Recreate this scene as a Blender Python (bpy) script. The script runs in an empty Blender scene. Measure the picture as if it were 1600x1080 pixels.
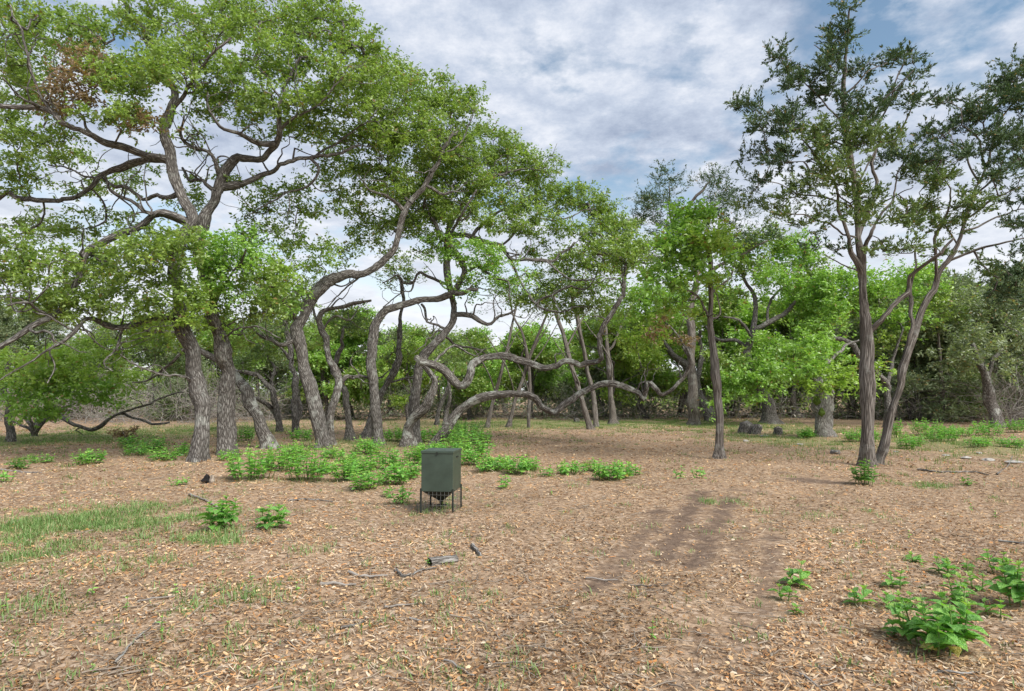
import bpy, math
import numpy as np
from mathutils import Vector, Matrix

sc = bpy.context.scene
R = np.random.default_rng(7)
# ---------------------------------------------------------------- camera
F, CX, CY, YH, CH = 1000.0, 800.0, 540.0, 615.0, 1.6      # focal length and picture size in photo pixels, horizon row, eye height
PITCH = math.atan((YH - CY) / F)
cam = bpy.data.cameras.new('camera'); cam.sensor_width = 36; cam.lens = 36 * F / 1600
cam.clip_start = 0.05; cam.clip_end = 3000
camo = bpy.data.objects.new('camera', cam); sc.collection.objects.link(camo)
camo.location = (0, 0, CH); camo.rotation_euler = (math.pi / 2 + PITCH, 0, 0)
sc.camera = camo
# ---------------------------------------------------------------- sky, sun, exposure
SUN_EL, SUN_AZ = math.radians(46), math.radians(135)       # azimuth clockwise from +Y
world = bpy.data.worlds.new('World'); sc.world = world; world.use_nodes = True
nt = world.node_tree; nt.nodes.clear()
def nd(t, kind, **kw):
    n = t.nodes.new(kind)
    for k, v in kw.items(): setattr(n, k, v)
    return n
def ramp(n, pts):
    cr = n.color_ramp
    while len(cr.elements) < len(pts): cr.elements.new(0.5)
    for e, (p, c) in zip(cr.elements, pts):
        e.position = p; e.color = (c[0], c[1], c[2], 1) if not isinstance(c, (int, float)) else (c, c, c, 1)
sky = nd(nt, 'ShaderNodeTexSky', sky_type='NISHITA', sun_disc=False, sun_elevation=SUN_EL, sun_rotation=SUN_AZ)
bg = nd(nt, 'ShaderNodeBackground'); bg.inputs['Strength'].default_value = 0.1
outw = nd(nt, 'ShaderNodeOutputWorld')
tc = nd(nt, 'ShaderNodeTexCoord'); sep = nd(nt, 'ShaderNodeSeparateXYZ')
def mth(t, op, a, b=None):
    n = nd(t, 'ShaderNodeMath', operation=op)
    for i, v in enumerate((a, b)):
        if v is None: continue
        if isinstance(v, (int, float)): n.inputs[i].default_value = v
        else: t.links.new(v, n.inputs[i])
    return n.outputs[0]
L = nt.links.new
L(tc.outputs['Generated'], sep.inputs[0])
zz = mth(nt, 'ADD', mth(nt, 'ABSOLUTE', sep.outputs[2]), 0.16)
comb = nd(nt, 'ShaderNodeCombineXYZ')
L(mth(nt, 'DIVIDE', sep.outputs[0], zz), comb.inputs[0]); L(mth(nt, 'DIVIDE', sep.outputs[1], zz), comb.inputs[1])
comb.inputs[2].default_value = 3.7
n1 = nd(nt, 'ShaderNodeTexNoise'); n1.inputs['Scale'].default_value = 2.3; n1.inputs['Detail'].default_value = 9; n1.inputs['Roughness'].default_value = 0.6
n2 = nd(nt, 'ShaderNodeTexNoise'); n2.inputs['Scale'].default_value = 3.3; n2.inputs['Detail'].default_value = 10; n2.inputs['Roughness'].default_value = 0.68
mp = nd(nt, 'ShaderNodeMapping'); mp.inputs['Location'].default_value = (5.3, 2.1, 9)
L(comb.outputs[0], n1.inputs['Vector']); L(comb.outputs[0], mp.inputs[0]); L(mp.outputs[0], n2.inputs['Vector'])
r1 = nd(nt, 'ShaderNodeValToRGB'); ramp(r1, [(0.37, 0.0), (0.49, 1.0)]); L(n1.outputs[0], r1.inputs[0])
r2 = nd(nt, 'ShaderNodeValToRGB'); ramp(r2, [(0.35, (0.98, 1.17, 1.55)), (0.5, (1.54, 1.73, 2.08)), (0.63, (2.2, 2.3, 2.52))]); L(n2.outputs[0], r2.inputs[0])
mixs = nd(nt, 'ShaderNodeMix', data_type='RGBA')
skys = nd(nt, 'ShaderNodeMix', data_type='RGBA', blend_type='MULTIPLY'); skys.inputs[0].default_value = 1.0; skys.inputs[7].default_value = (0.46, 0.475, 0.43, 1)
L(sky.outputs[0], skys.inputs[6])
L(r1.outputs[0], mixs.inputs[0]); L(skys.outputs[2], mixs.inputs[6]); L(r2.outputs[0], mixs.inputs[7])
# thin bright overcast towards the horizon, all the way round
hz = nd(nt, 'ShaderNodeMapRange'); hz.inputs['From Min'].default_value = 0.34; hz.inputs['From Max'].default_value = 0.05
L(sep.outputs[2], hz.inputs['Value'])
mixh = nd(nt, 'ShaderNodeMix', data_type='RGBA'); mixh.inputs[7].default_value = (2.75, 2.8, 2.9, 1)
L(mth(nt, 'MULTIPLY', hz.outputs[0], 0.85), mixh.inputs[0]); L(mixs.outputs[2], mixh.inputs[6])
L(mixh.outputs[2], bg.inputs['Color']); L(bg.outputs[0], outw.inputs[0])
sun = bpy.data.lights.new('sun', 'SUN'); sun.energy = 1.5; sun.angle = math.radians(32); sun.color = (1, 0.965, 0.91)
suno = bpy.data.objects.new('sun', sun); sc.collection.objects.link(suno)
sd = Vector((math.sin(SUN_AZ) * math.cos(SUN_EL), math.cos(SUN_AZ) * math.cos(SUN_EL), math.sin(SUN_EL)))
suno.rotation_euler = sd.to_track_quat('Z', 'Y').to_euler(); suno.location = (20, -20, 40)
vs = sc.view_settings; vs.view_transform = 'Standard'; vs.look = 'None'; vs.gamma = 1; vs.exposure = 1.95; vs.use_curve_mapping = False
sc.render.engine = 'CYCLES'; sc.cycles.max_bounces = 7; sc.cycles.diffuse_bounces = 4; sc.cycles.transmission_bounces = 4; sc.cycles.glossy_bounces = 2
sc.cycles.use_denoising = True

# ---------------------------------------------------------------- helpers
COL = sc.collection
FW = np.array([0, math.cos(PITCH), math.sin(PITCH)]); UP = np.array([0, -math.sin(PITCH), math.cos(PITCH)])
def hgt(x, y):
    x = np.asarray(x, float); y = np.asarray(y, float)
    h = 0.035 * np.sin(x * 0.9 + 1.3 * np.sin(y * 0.35)) * np.sin(y * 0.7 + 0.4) + 0.02 * np.sin(x * 2.3 + y * 1.1) + 0.012 * np.sin(x * 4.1 - y * 3.3 + 1)
    return h * np.clip((np.hypot(x, y) - 2.2) / 3, 0, 1) * np.clip((70 - np.hypot(x, y)) / 20, 0, 1)
def P(px, py, d):
    """the point at depth d (metres along +Y) seen at photo pixel px, py"""
    px = np.asarray(px, float); py = np.asarray(py, float); d = np.asarray(d, float)
    u = (px - CX) / F; v = (CY - py) / F
    dy = FW[1] + v * UP[1]; dz = FW[2] + v * UP[2]
    s = d / dy
    return np.stack([u * s, d + 0 * s, CH + dz * s], -1)
def gd(py):
    v = (CY - py) / F
    return CH / -((FW[2] + v * UP[2]) / (FW[1] + v * UP[1]))
def G(px, py):
    """ground point seen at a photo pixel"""
    p = P(px, py, gd(py)); p[2] = float(hgt(p[0], p[1])); return p
def new_mesh(name, co, faces=None, tri=None, quad=None, attrs=None, smooth=False, poly=None):
    """co (n,3); tri (m,3) and/or quad (k,4) index arrays; attrs: list of (name, type, domain, array)"""
    me = bpy.data.meshes.new(name)
    co = np.ascontiguousarray(co, np.float32)
    tri = np.zeros((0, 3), np.int32) if tri is None else np.asarray(tri, np.int32)
    quad = np.zeros((0, 4), np.int32) if quad is None else np.asarray(quad, np.int32)
    me.vertices.add(len(co)); me.vertices.foreach_set('co', co.ravel())
    loops = np.concatenate([tri.ravel(), quad.ravel()])
    me.loops.add(len(loops)); me.loops.foreach_set('vertex_index', loops)
    st = np.concatenate([np.arange(len(tri)) * 3, len(tri) * 3 + np.arange(len(quad)) * 4]).astype(np.int32)
    me.polygons.add(len(st)); me.polygons.foreach_set('loop_start', st)
    if smooth: me.polygons.foreach_set('use_smooth', np.ones(len(st), bool))
    for (an, ty, dom, arr) in (attrs or []):
        a = me.attributes.new(an, ty, dom)
        key = 'vector' if ty == 'FLOAT_VECTOR' else 'color' if ty == 'FLOAT_COLOR' else 'value'
        arr = np.asarray(arr, np.float32)
        if ty == 'FLOAT_COLOR' and arr.shape[1] == 3: arr = np.concatenate([arr, np.ones((len(arr), 1), np.float32)], 1)
        a.data.foreach_set(key, np.ascontiguousarray(arr).ravel())
    me.update(calc_edges=True); me.validate()
    return me
def obj(name, me, mat, parent=None, loc=None):
    o = bpy.data.objects.new(name, me); COL.objects.link(o)
    if mat is not None and me is not None and not me.materials: me.materials.append(mat)
    if parent is not None: o.parent = parent
    if loc is not None: o.location = loc
    return o
def tag(o, label=None, cat=None, group=None, kind=None):
    if label: o['label'] = label
    if cat: o['category'] = cat
    if group: o['group'] = group
    if kind: o['kind'] = kind
    return o
def thing(name, label, cat, loc=(0, 0, 0), rz=0, group=None):
    o = bpy.data.objects.new(name, None); COL.objects.link(o); o.empty_display_size = 0.2
    o.location = loc; o.rotation_euler = (0, 0, rz)
    return tag(o, label, cat, group)
def copy_tree(o, parent=None):
    c = o.copy(); COL.objects.link(c); c.parent = parent
    for ch in o.children: copy_tree(ch, c)
    return c
def unit(v): return v / np.maximum(np.linalg.norm(v, axis=-1, keepdims=True), 1e-9)

# ---------------------------------------------------------------- materials
def mat_new(name):
    m = bpy.data.materials.new(name); m.use_nodes = True; t = m.node_tree
    return m, t, t.nodes['Principled BSDF']
def simple(name, col, rough=0.6, metal=0.0, spec=0.3, noise=0.0, scale=20, bump=0.0):
    m, t, b = mat_new(name)
    b.inputs['Base Color'].default_value = (*col, 1); b.inputs['Roughness'].default_value = rough; b.inputs['Metallic'].default_value = metal
    b.inputs['Specular IOR Level'].default_value = spec
    if noise or bump:
        tc = nd(t, 'ShaderNodeTexCoord'); n = nd(t, 'ShaderNodeTexNoise'); n.inputs['Scale'].default_value = scale; n.inputs['Detail'].default_value = 8
        t.links.new(tc.outputs['Object'], n.inputs['Vector'])
        if noise:
            r = nd(t, 'ShaderNodeValToRGB'); ramp(r, [(0.3, [c * (1 - noise) for c in col]), (0.7, [min(1, c * (1 + noise)) for c in col])])
            t.links.new(n.outputs[0], r.inputs[0]); t.links.new(r.outputs[0], b.inputs['Base Color'])
        if bump:
            bp = nd(t, 'ShaderNodeBump'); bp.inputs['Strength'].default_value = 1; bp.inputs['Distance'].default_value = bump
            t.links.new(n.outputs[0], bp.inputs['Height']); t.links.new(bp.outputs[0], b.inputs['Normal'])
    return m
def leaf_mat(name, transl=0.48, rough=0.45, gloss=0.06):
    m = bpy.data.materials.new(name); m.use_nodes = True; t = m.node_tree; t.nodes.clear(); l = t.links.new
    at = nd(t, 'ShaderNodeAttribute', attribute_name='tint')
    d = nd(t, 'ShaderNodeBsdfDiffuse'); tr = nd(t, 'ShaderNodeBsdfTranslucent'); g = nd(t, 'ShaderNodeBsdfGlossy'); g.inputs['Roughness'].default_value = rough
    mx = nd(t, 'ShaderNodeMixShader'); mx.inputs[0].default_value = transl
    mg = nd(t, 'ShaderNodeMixShader'); mg.inputs[0].default_value = gloss; o = nd(t, 'ShaderNodeOutputMaterial')
    hs = nd(t, 'ShaderNodeMix', data_type='RGBA', blend_type='MULTIPLY'); hs.inputs[0].default_value = 1; hs.inputs[7].default_value = (1.1, 1.2, 0.62, 1)
    src = at.outputs['Color']
    if name == 'weed_leaf':
        tc_ = nd(t, 'ShaderNodeTexCoord'); n_ = nd(t, 'ShaderNodeTexNoise'); n_.inputs['Scale'].default_value = 9; n_.inputs['Detail'].default_value = 6; l(tc_.outputs['Object'], n_.inputs['Vector'])
        rp_ = nd(t, 'ShaderNodeValToRGB'); ramp(rp_, [(0.3, (0.72, 0.78, 0.7)), (0.5, (1, 1, 1)), (0.72, (1.3, 1.12, 1.0))]); l(n_.outputs[0], rp_.inputs[0])
        m_ = nd(t, 'ShaderNodeMix', data_type='RGBA', blend_type='MULTIPLY'); m_.inputs[0].default_value = 1; l(src, m_.inputs[6]); l(rp_.outputs[0], m_.inputs[7]); src = m_.outputs[2]
        b_ = nd(t, 'ShaderNodeBump'); b_.inputs['Distance'].default_value = 0.03; b_.inputs['Strength'].default_value = 0.8; l(n_.outputs[0], b_.inputs['Height'])
        for q_ in (d, g): l(b_.outputs[0], q_.inputs['Normal'])
    l(src, d.inputs[0]); l(src, hs.inputs[6]); l(hs.outputs[2], tr.inputs[0])
    l(d.outputs[0], mx.inputs[1]); l(tr.outputs[0], mx.inputs[2]); l(mx.outputs[0], mg.inputs[1]); l(g.outputs[0], mg.inputs[2]); l(mg.outputs[0], o.inputs[0])
    return m
def attr_mat(name, rough=0.85):
    m, t, b = mat_new(name); at = nd(t, 'ShaderNodeAttribute', attribute_name='tint')
    t.links.new(at.outputs['Color'], b.inputs['Base Color']); b.inputs['Roughness'].default_value = rough; b.inputs['Specular IOR Level'].default_value = 0.15
    return m
def bark_mat(name, dark, mid, light, lichen=0.3, patch=0.56, sx=24, sz=5.0, bump=0.03, stringy=False):
    """bark in coordinates that run along each limb (attribute 'bark': r cos, r sin, length)"""
    m, t, b = mat_new(name); l = t.links.new
    at = nd(t, 'ShaderNodeAttribute', attribute_name='bark')
    mp = nd(t, 'ShaderNodeMapping'); mp.inputs['Scale'].default_value = (sx, sx, sz); l(at.outputs['Vector'], mp.inputs[0])
    n0 = nd(t, 'ShaderNodeTexNoise'); n0.inputs['Scale'].default_value = 1.3; n0.inputs['Detail'].default_value = 4; l(mp.outputs[0], n0.inputs['Vector'])
    dis = nd(t, 'ShaderNodeMix', data_type='RGBA', blend_type='LINEAR_LIGHT'); dis.inputs[0].default_value = 0.5 if not stringy else 0.35
    l(mp.outputs[0], dis.inputs[6]); l(n0.outputs['Color'], dis.inputs[7])
    v = nd(t, 'ShaderNodeTexVoronoi', feature='DISTANCE_TO_EDGE'); v.inputs['Scale'].default_value = 1.0; l(dis.outputs[2], v.inputs['Vector'])
    n1 = nd(t, 'ShaderNodeTexNoise'); n1.inputs['Scale'].default_value = 5; n1.inputs['Detail'].default_value = 8; l(mp.outputs[0], n1.inputs['Vector'])
    hgt_ = mth(t, 'ADD', mth(t, 'MINIMUM', mth(t, 'MULTIPLY', v.outputs[0], 2.2), 0.7), mth(t, 'MULTIPLY', n1.outputs[0], 0.45))
    rp = nd(t, 'ShaderNodeValToRGB'); ramp(rp, [(0.16, dark), (0.5, mid), (0.95, light)]); l(hgt_, rp.inputs[0])
    n2 = nd(t, 'ShaderNodeTexNoise'); n2.inputs['Scale'].default_value = 2.4; n2.inputs['Detail'].default_value = 6; n2.inputs['Roughness'].default_value = 0.7; l(at.outputs['Vector'], n2.inputs['Vector'])
    r2 = nd(t, 'ShaderNodeValToRGB'); ramp(r2, [(patch, 0.0), (patch + 0.09, 1.0)]); l(n2.outputs[0], r2.inputs[0])
    mx = nd(t, 'ShaderNodeMix', data_type='RGBA'); mx.inputs[7].default_value = (0.40, 0.41, 0.37, 1)
    l(mth(t, 'MULTIPLY', r2.outputs[0], lichen), mx.inputs[0]); l(rp.outputs[0], mx.inputs[6]); l(mx.outputs[2], b.inputs['Base Color'])
    bp = nd(t, 'ShaderNodeBump'); bp.inputs['Distance'].default_value = bump; bp.inputs['Strength'].default_value = 1.0
    l(hgt_, bp.inputs['Height']); l(bp.outputs[0], b.inputs['Normal'])
    b.inputs['Roughness'].default_value = 0.95; b.inputs['Specular IOR Level'].default_value = 0.1
    return m
M_OAK = bark_mat('oak_bark', (0.040, 0.035, 0.031), (0.145, 0.132, 0.119), (0.265, 0.25, 0.23), 0.45)
M_OAK2 = bark_mat('oak_bark_lichen', (0.042, 0.036, 0.031), (0.145, 0.130, 0.115), (0.26, 0.242, 0.22), 0.8, 0.52)
M_PALE = bark_mat('pale_oak_bark', (0.07, 0.062, 0.055), (0.24, 0.225, 0.205), (0.37, 0.35, 0.325), 0.7)
M_CED = bark_mat('cedar_bark', (0.040, 0.034, 0.029), (0.145, 0.126, 0.109), (0.26, 0.235, 0.21), 0.35, sx=34, sz=1.3, bump=0.015, stringy=True)
M_DEAD = simple('dead_wood', (0.25, 0.228, 0.205), 0.95, noise=0.35, scale=9, spec=0.1)
M_LEAF = leaf_mat('oak_leaf'); M_NEEDLE = leaf_mat('cedar_spray', 0.2, 0.6, 0.03); M_WEED = leaf_mat('weed_leaf', 0.38, 0.4, 0.06)
M_GRASS = leaf_mat('grass_blade', 0.3, 0.5, 0.03); M_CHIP = attr_mat('wood_chip'); M_STEM = simple('weed_stem', (0.14, 0.22, 0.06), 0.6)
M_MOSS = simple('moss', (0.08, 0.12, 0.02), 0.95, noise=0.5, scale=30, bump=0.01)

def ground_material():
    m, t, b = mat_new('woodland_floor'); l = t.links.new
    tc = nd(t, 'ShaderNodeTexCoord'); pos = tc.outputs['Object']
    def noise(scale, det=6, rough=0.6, vec=None):
        n = nd(t, 'ShaderNodeTexNoise'); n.inputs['Scale'].default_value = scale; n.inputs['Detail'].default_value = det; n.inputs['Roughness'].default_value = rough
        l(vec or pos, n.inputs['Vector']); return n.outputs[0]
    def rmp(v, pts):
        r = nd(t, 'ShaderNodeValToRGB'); ramp(r, pts); l(v, r.inputs[0]); return r.outputs[0]
    def mix(f, a, c, mode='MIX'):
        n = nd(t, 'ShaderNodeMix', data_type='RGBA', blend_type=mode)
        for i, v in ((0, f), (6, a), (7, c)):
            if isinstance(v, tuple): n.inputs[i].default_value = (*v, 1)
            elif isinstance(v, (int, float)): n.inputs[i].default_value = v
            else: l(v, n.inputs[i])
        return n.outputs[2]
    # chip-sized flecks
    vo = nd(t, 'ShaderNodeTexVoronoi'); vo.inputs['Scale'].default_value = 24; l(pos, vo.inputs['Vector'])
    sp = nd(t, 'ShaderNodeSeparateColor'); l(vo.outputs['Color'], sp.inputs[0])
    fleck = rmp(sp.outputs[0], [(0.0, (0.09, 0.06, 0.042)), (0.35, (0.21, 0.15, 0.105)), (0.65, (0.38, 0.285, 0.20)), (0.85, (0.52, 0.38, 0.26)), (1.0, (0.62, 0.52, 0.42))])
    base = mix(0.35, fleck, rmp(noise(90, 3), [(0.3, (0.12, 0.07, 0.045)), (0.7, (0.48, 0.33, 0.21))]))
    big = rmp(noise(0.55, 5), [(0.35, (0.25, 0.165, 0.10)), (0.65, (0.40, 0.27, 0.165))])
    base = mix(0.35, base, big)
    # wheel-worn dark soil: an attribute laid out over the sheet, ragged by noise
    so = nd(t, 'ShaderNodeAttribute', attribute_name='soil'); gr = nd(t, 'ShaderNodeAttribute', attribute_name='green')
    s = mth(t, 'ADD', so.outputs['Fac'], mth(t, 'MULTIPLY', mth(t, 'SUBTRACT', noise(3.6, 9, 0.75), 0.5), 2.2))
    base = mix(rmp(s, [(0.28, 0.0), (0.80, 0.85)]), base, rmp(noise(14, 8), [(0.3, (0.075, 0.053, 0.042)), (0.7, (0.17, 0.12, 0.09))]))
    g = mth(t, 'ADD', gr.outputs['Fac'], mth(t, 'MULTIPLY', mth(t, 'SUBTRACT', noise(1.7, 8, 0.7), 0.5), 1.5))
    base = mix(rmp(g, [(0.42, 0.0), (0.8, 0.75)]), base, rmp(noise(11, 8), [(0.3, (0.13, 0.15, 0.055)), (0.7, (0.26, 0.27, 0.11))]))
    l(base, b.inputs['Base Color']); b.inputs['Roughness'].default_value = 0.95; b.inputs['Specular IOR Level'].default_value = 0.08
    bp = nd(t, 'ShaderNodeBump'); bp.inputs['Distance'].default_value = 0.02; bp.inputs['Strength'].default_value = 0.9
    l(mth(t, 'ADD', noise(26, 6), mth(t, 'MULTIPLY', sp.outputs[1], 0.6)), bp.inputs['Height']); l(bp.outputs[0], b.inputs['Normal'])
    return m

# ---------------------------------------------------------------- ground
def seg_dist(x, y, pts):
    d = np.full(np.shape(x), 1e9)
    for (a, b) in zip(pts[:-1], pts[1:]):
        ax, ay = a; bx, by = b; vx, vy = bx - ax, by - ay
        t = np.clip(((x - ax) * vx + (y - ay) * vy) / (vx * vx + vy * vy), 0, 1)
        d = np.minimum(d, np.hypot(x - ax - t * vx, y - ay - t * vy))
    return d
def gpts(l): return [tuple(G(a, b)[:2]) for a, b in l]
TRACKS = [(gpts([(930, 915), (975, 865), (1010, 830), (1030, 800)]), 0.22, 0.7), (gpts([(1030, 870), (1060, 830), (1085, 790), (1092, 770)]), 0.19, 0.9), (gpts([(1085, 880), (1105, 840), (1128, 800), (1140, 780)]), 0.18, 0.9), (gpts([(1150, 880), (1160, 845), (1168, 810)]), 0.10, 0.6),
          (gpts([(1190, 960), (1205, 900), (1206, 850), (1200, 825)]), 0.15, 0.7), (gpts([(1150, 1010), (1175, 950)]), 0.2, 0.45), (gpts([(1250, 750), (1300, 753)]), 0.35, 0.9), (gpts([(1140, 768), (1200, 775)]), 0.22, 0.6), (gpts([(1000, 865), (1110, 852), (1190, 858)]), 0.22, 0.5), (gpts([(1060, 1060), (1120, 980)]), 0.25, 0.4), (gpts([(900, 880), (960, 850)]), 0.3, 0.4)]
def soil_at(x, y):
    s = np.zeros(np.shape(x))
    for pts, w, k in TRACKS: s = np.maximum(s, k * np.exp(-(seg_dist(x, y, pts) / w) ** 2))
    return s
GREENS = [  # photo px, py, half width px, half depth in m, strength  : grassy places
    (90, 820, 130, 0.8, 0.95), (190, 815, 110, 0.8, 0.9), (330, 848, 70, 0.4, 0.8), (20, 880, 60, 0.5, 0.85), (400, 935, 45, 0.28, 0.75), (240, 878, 35, 0.2, 0.6), (65, 950, 60, 0.25, 0.6),
    (300, 955, 40, 0.2, 0.6), (375, 1005, 25, 0.15, 0.5), (690, 790, 30, 0.5, 0.5), (510, 870, 40, 0.3, 0.35), (1198, 802, 15, 0.22, 0.6), (1265, 806, 20, 0.25, 0.5), (1115, 785, 28, 0.25, 0.45), (1150, 786, 14, 0.2, 0.4), (1300, 832, 14, 0.2, 0.45), (1360, 800, 16, 0.2, 0.3),
    (1440, 755, 30, 0.6, 0.45), (90, 684, 160, 5, 1.3), (830, 663, 230, 6, 1.15), (600, 692, 200, 5, 0.85), (1230, 688, 130, 5, 0.85), (1480, 690, 150, 6, 1.0), (1180, 667, 170, 6, 0.8), (320, 672, 200, 7, 0.95), (1540, 712, 90, 1.6, 0.7), (250, 705, 90, 1.5, 0.6), (1060, 662, 120, 5, 0.9),
    (985, 790, 20, 0.3, 0.4), (1410, 960, 30, 0.2, 0.2), (1260, 708, 40, 0.8, 0.6)]
GW = [(G(a, b), w / 1000 * gd(b), dd, k) for a, b, w, dd, k in GREENS]
def green_at(x, y):
    s = np.zeros(np.shape(x))
    for p, w, dd, k in GW: s = np.maximum(s, k * np.exp(-((x - p[0]) / w) ** 2 - ((y - p[1]) / dd) ** 2))
    return s
def build_ground():
    ys = np.concatenate([np.linspace(-60, 0, 13)[:-1], np.linspace(0, 16, 97)[:-1], np.linspace(16, 60, 45)[:-1], np.geomspace(60, 1500, 14)])
    xs = np.concatenate([-np.geomspace(45, 1500, 10)[::-1], np.linspace(-44, -12, 33)[:-1], np.linspace(-12, 12, 145), np.linspace(12, 44, 33)[1:], np.geomspace(45, 1500, 10)])
    X, Y = np.meshgrid(xs, ys); n, k = X.shape; Z = hgt(X, Y)
    i = np.arange(n * k).reshape(n, k); q = np.stack([i[:-1, :-1], i[:-1, 1:], i[1:, 1:], i[1:, :-1]], -1).reshape(-1, 4)
    me = new_mesh('ground', np.stack([X, Y, Z], -1).reshape(-1, 3), quad=q, smooth=True,
                  attrs=[('soil', 'FLOAT', 'POINT', soil_at(X, Y).ravel()), ('green', 'FLOAT', 'POINT', green_at(X, Y).ravel())])
    tag(obj('ground', me, ground_material()), kind='structure')
build_ground()

def frames(n, normal_up=0.5, rng=R):
    """random leaf frames: direction t and normal, normals biased upwards"""
    t = unit(rng.normal(size=(n, 3)) * [1, 1, 0.6]); nn = rng.normal(size=(n, 3)); nn[:, 2] = np.abs(nn[:, 2]) + normal_up
    b = unit(np.cross(nn, t)); nn = unit(np.cross(t, b)); return t, b, nn
def leaf_mesh(name, p, t, b, nn, Ln, W, col, fold=0.2):
    """folded four-sided leaves, two triangles each"""
    n = len(p); Ln = np.broadcast_to(Ln, n)[:, None]; W = np.broadcast_to(W, n)[:, None]
    v = np.stack([p, p + t * Ln * 0.45 + b * W * 0.5 + nn * W * fold, p + t * Ln - nn * Ln * 0.08, p + t * Ln * 0.45 - b * W * 0.5 + nn * W * fold], 1).reshape(-1, 3)
    i = np.arange(n)[:, None] * 4
    tri = np.concatenate([i + [0, 1, 2], i + [0, 2, 3]], 1).reshape(-1, 3)
    return new_mesh(name, v, tri=tri, attrs=[('tint', 'FLOAT_COLOR', 'FACE', np.repeat(col, 2, 0))])

# ---------------------------------------------------------------- trees
TINT = {'g': ((0.178, 0.275, 0.062), (0.315, 0.43, 0.100)), 'b': ((0.205, 0.375, 0.065), (0.335, 0.535, 0.105)), 'y': ((0.255, 0.405, 0.065), (0.39, 0.54, 0.11)),
        'd': ((0.15, 0.23, 0.085), (0.23, 0.32, 0.115)), 'r': ((0.22, 0.145, 0.09), (0.31, 0.21, 0.125)), 'c': ((0.050, 0.092, 0.042), (0.10, 0.155, 0.064)), 'm': ((0.095, 0.155, 0.047), (0.18, 0.25, 0.075)),
        's': ((0.18, 0.235, 0.13), (0.30, 0.355, 0.19)), 'w': ((0.145, 0.195, 0.10), (0.24, 0.295, 0.145))}
def catmull(pts, step):
    pts = np.asarray(pts, float)
    if len(pts) < 3:
        n = max(2, int(np.linalg.norm(pts[-1] - pts[0]) / step) + 1); s = np.linspace(0, 1, n)[:, None]; return pts[0] * (1 - s) + pts[-1] * s, np.linspace(0, 1, n)
    ext = np.vstack([2 * pts[0] - pts[1], pts, 2 * pts[-1] - pts[-2]]); out = []; par = []
    for i in range(1, len(ext) - 2):
        p0, p1, p2, p3 = ext[i - 1:i + 3]; n = max(1, int(round(np.linalg.norm(p2 - p1) / step)))
        s = (np.arange(n) / n)[:, None]
        out.append(0.5 * (2 * p1 + (p2 - p0) * s + (2 * p0 - 5 * p1 + 4 * p2 - p3) * s ** 2 + (3 * p1 - p0 - 3 * p2 + p3) * s ** 3)); par.append((i - 1 + s[:, 0]) / (len(pts) - 1))
    out.append(pts[-1:]); par.append(np.array([1.0])); return np.vstack(out), np.concatenate(par)
class Tubes:
    def __init__(s): s.co = []; s.q = []; s.bk = []; s.n = 0
    def add(s, pts, rad, sides, rough=0.0, seed=0, cap=True, root=False):
        pts = np.asarray(pts, float); rad = np.asarray(rad, float); m = len(pts)
        if m < 2: return
        t = unit(np.gradient(pts, axis=0))
        u = np.cross(t[0], [0.3, 0.9, 0.1]); u /= np.linalg.norm(u); U = np.empty_like(pts)
        for i in range(m):
            u = u - t[i] * (u @ t[i]); u = u / max(np.linalg.norm(u), 1e-9); U[i] = u
        V = np.cross(t, U); a = np.arange(sides) / sides * 2 * math.pi
        ln = np.concatenate([[0], np.cumsum(np.linalg.norm(np.diff(pts, axis=0), axis=1))])
        rr = np.repeat(rad[:, None], sides, 1)
        if rough:
            r_ = np.random.default_rng(seed); k = r_.uniform(0, 6.28, 6)
            rr = rr * (1 + rough * (0.5 * np.sin(2 * a + k[0] + ln[:, None] * 1.1) + 0.45 * np.sin(3 * a + k[1] - ln[:, None] * 0.8) + 0.4 * np.sin(5 * a + k[2] + ln[:, None] * 0.6) + 0.5 * np.sin(ln[:, None] * 4.3 + k[3] + np.sin(a + k[4]))))
        if root:
            k = np.random.default_rng(seed + 5).uniform(0, 6.28, 2); hz = np.maximum(pts[:, 2] - pts[0, 2] - 0.1, 0)[:, None]
            rr = rr * (1 + np.exp(-hz / (0.10 + rad[len(rad) // 3] * 0.35)) * (0.45 * np.maximum(0, np.sin(3 * a + k[0])) ** 1.5 + 0.35 * np.maximum(0, np.sin(4 * a + k[1])) ** 2 - 0.05))
        ring = pts[:, None] + rr[..., None] * (np.cos(a)[None, :, None] * U[:, None] + np.sin(a)[None, :, None] * V[:, None])
        bk = np.stack([rr * np.cos(a), rr * np.sin(a), np.repeat(ln[:, None], sides, 1) + seed % 97], -1)
        i = s.n + np.arange(m * sides).reshape(m, sides); j = np.roll(i, -1, 1)
        s.co.append(ring.reshape(-1, 3)); s.bk.append(bk.reshape(-1, 3)); s.q.append(np.stack([i[:-1], j[:-1], j[1:], i[1:]], -1).reshape(-1, 4)); s.n += m * sides
        if cap:
            c = pts[-1] + t[-1] * rad[-1] * 0.5; s.co.append(c[None]); s.bk.append(np.array([[0, 0, ln[-1] + seed % 97]]))
            k = np.arange(sides); s.q.append(np.stack([i[-1], j[-1], np.full(sides, s.n), np.full(sides, s.n)], -1)); s.n += 1
    def mesh(s, name):
        q = np.concatenate(s.q); dg = q[:, 2] == q[:, 3]
        return new_mesh(name, np.concatenate(s.co), tri=q[dg][:, :3], quad=q[~dg], smooth=True, attrs=[('bark', 'FLOAT_VECTOR', 'POINT', np.concatenate(s.bk))])
def nsides(r): return 22 if r > 0.13 else 11 if r > 0.06 else 7 if r > 0.025 else 4 if r > 0.010 else 3

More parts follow.
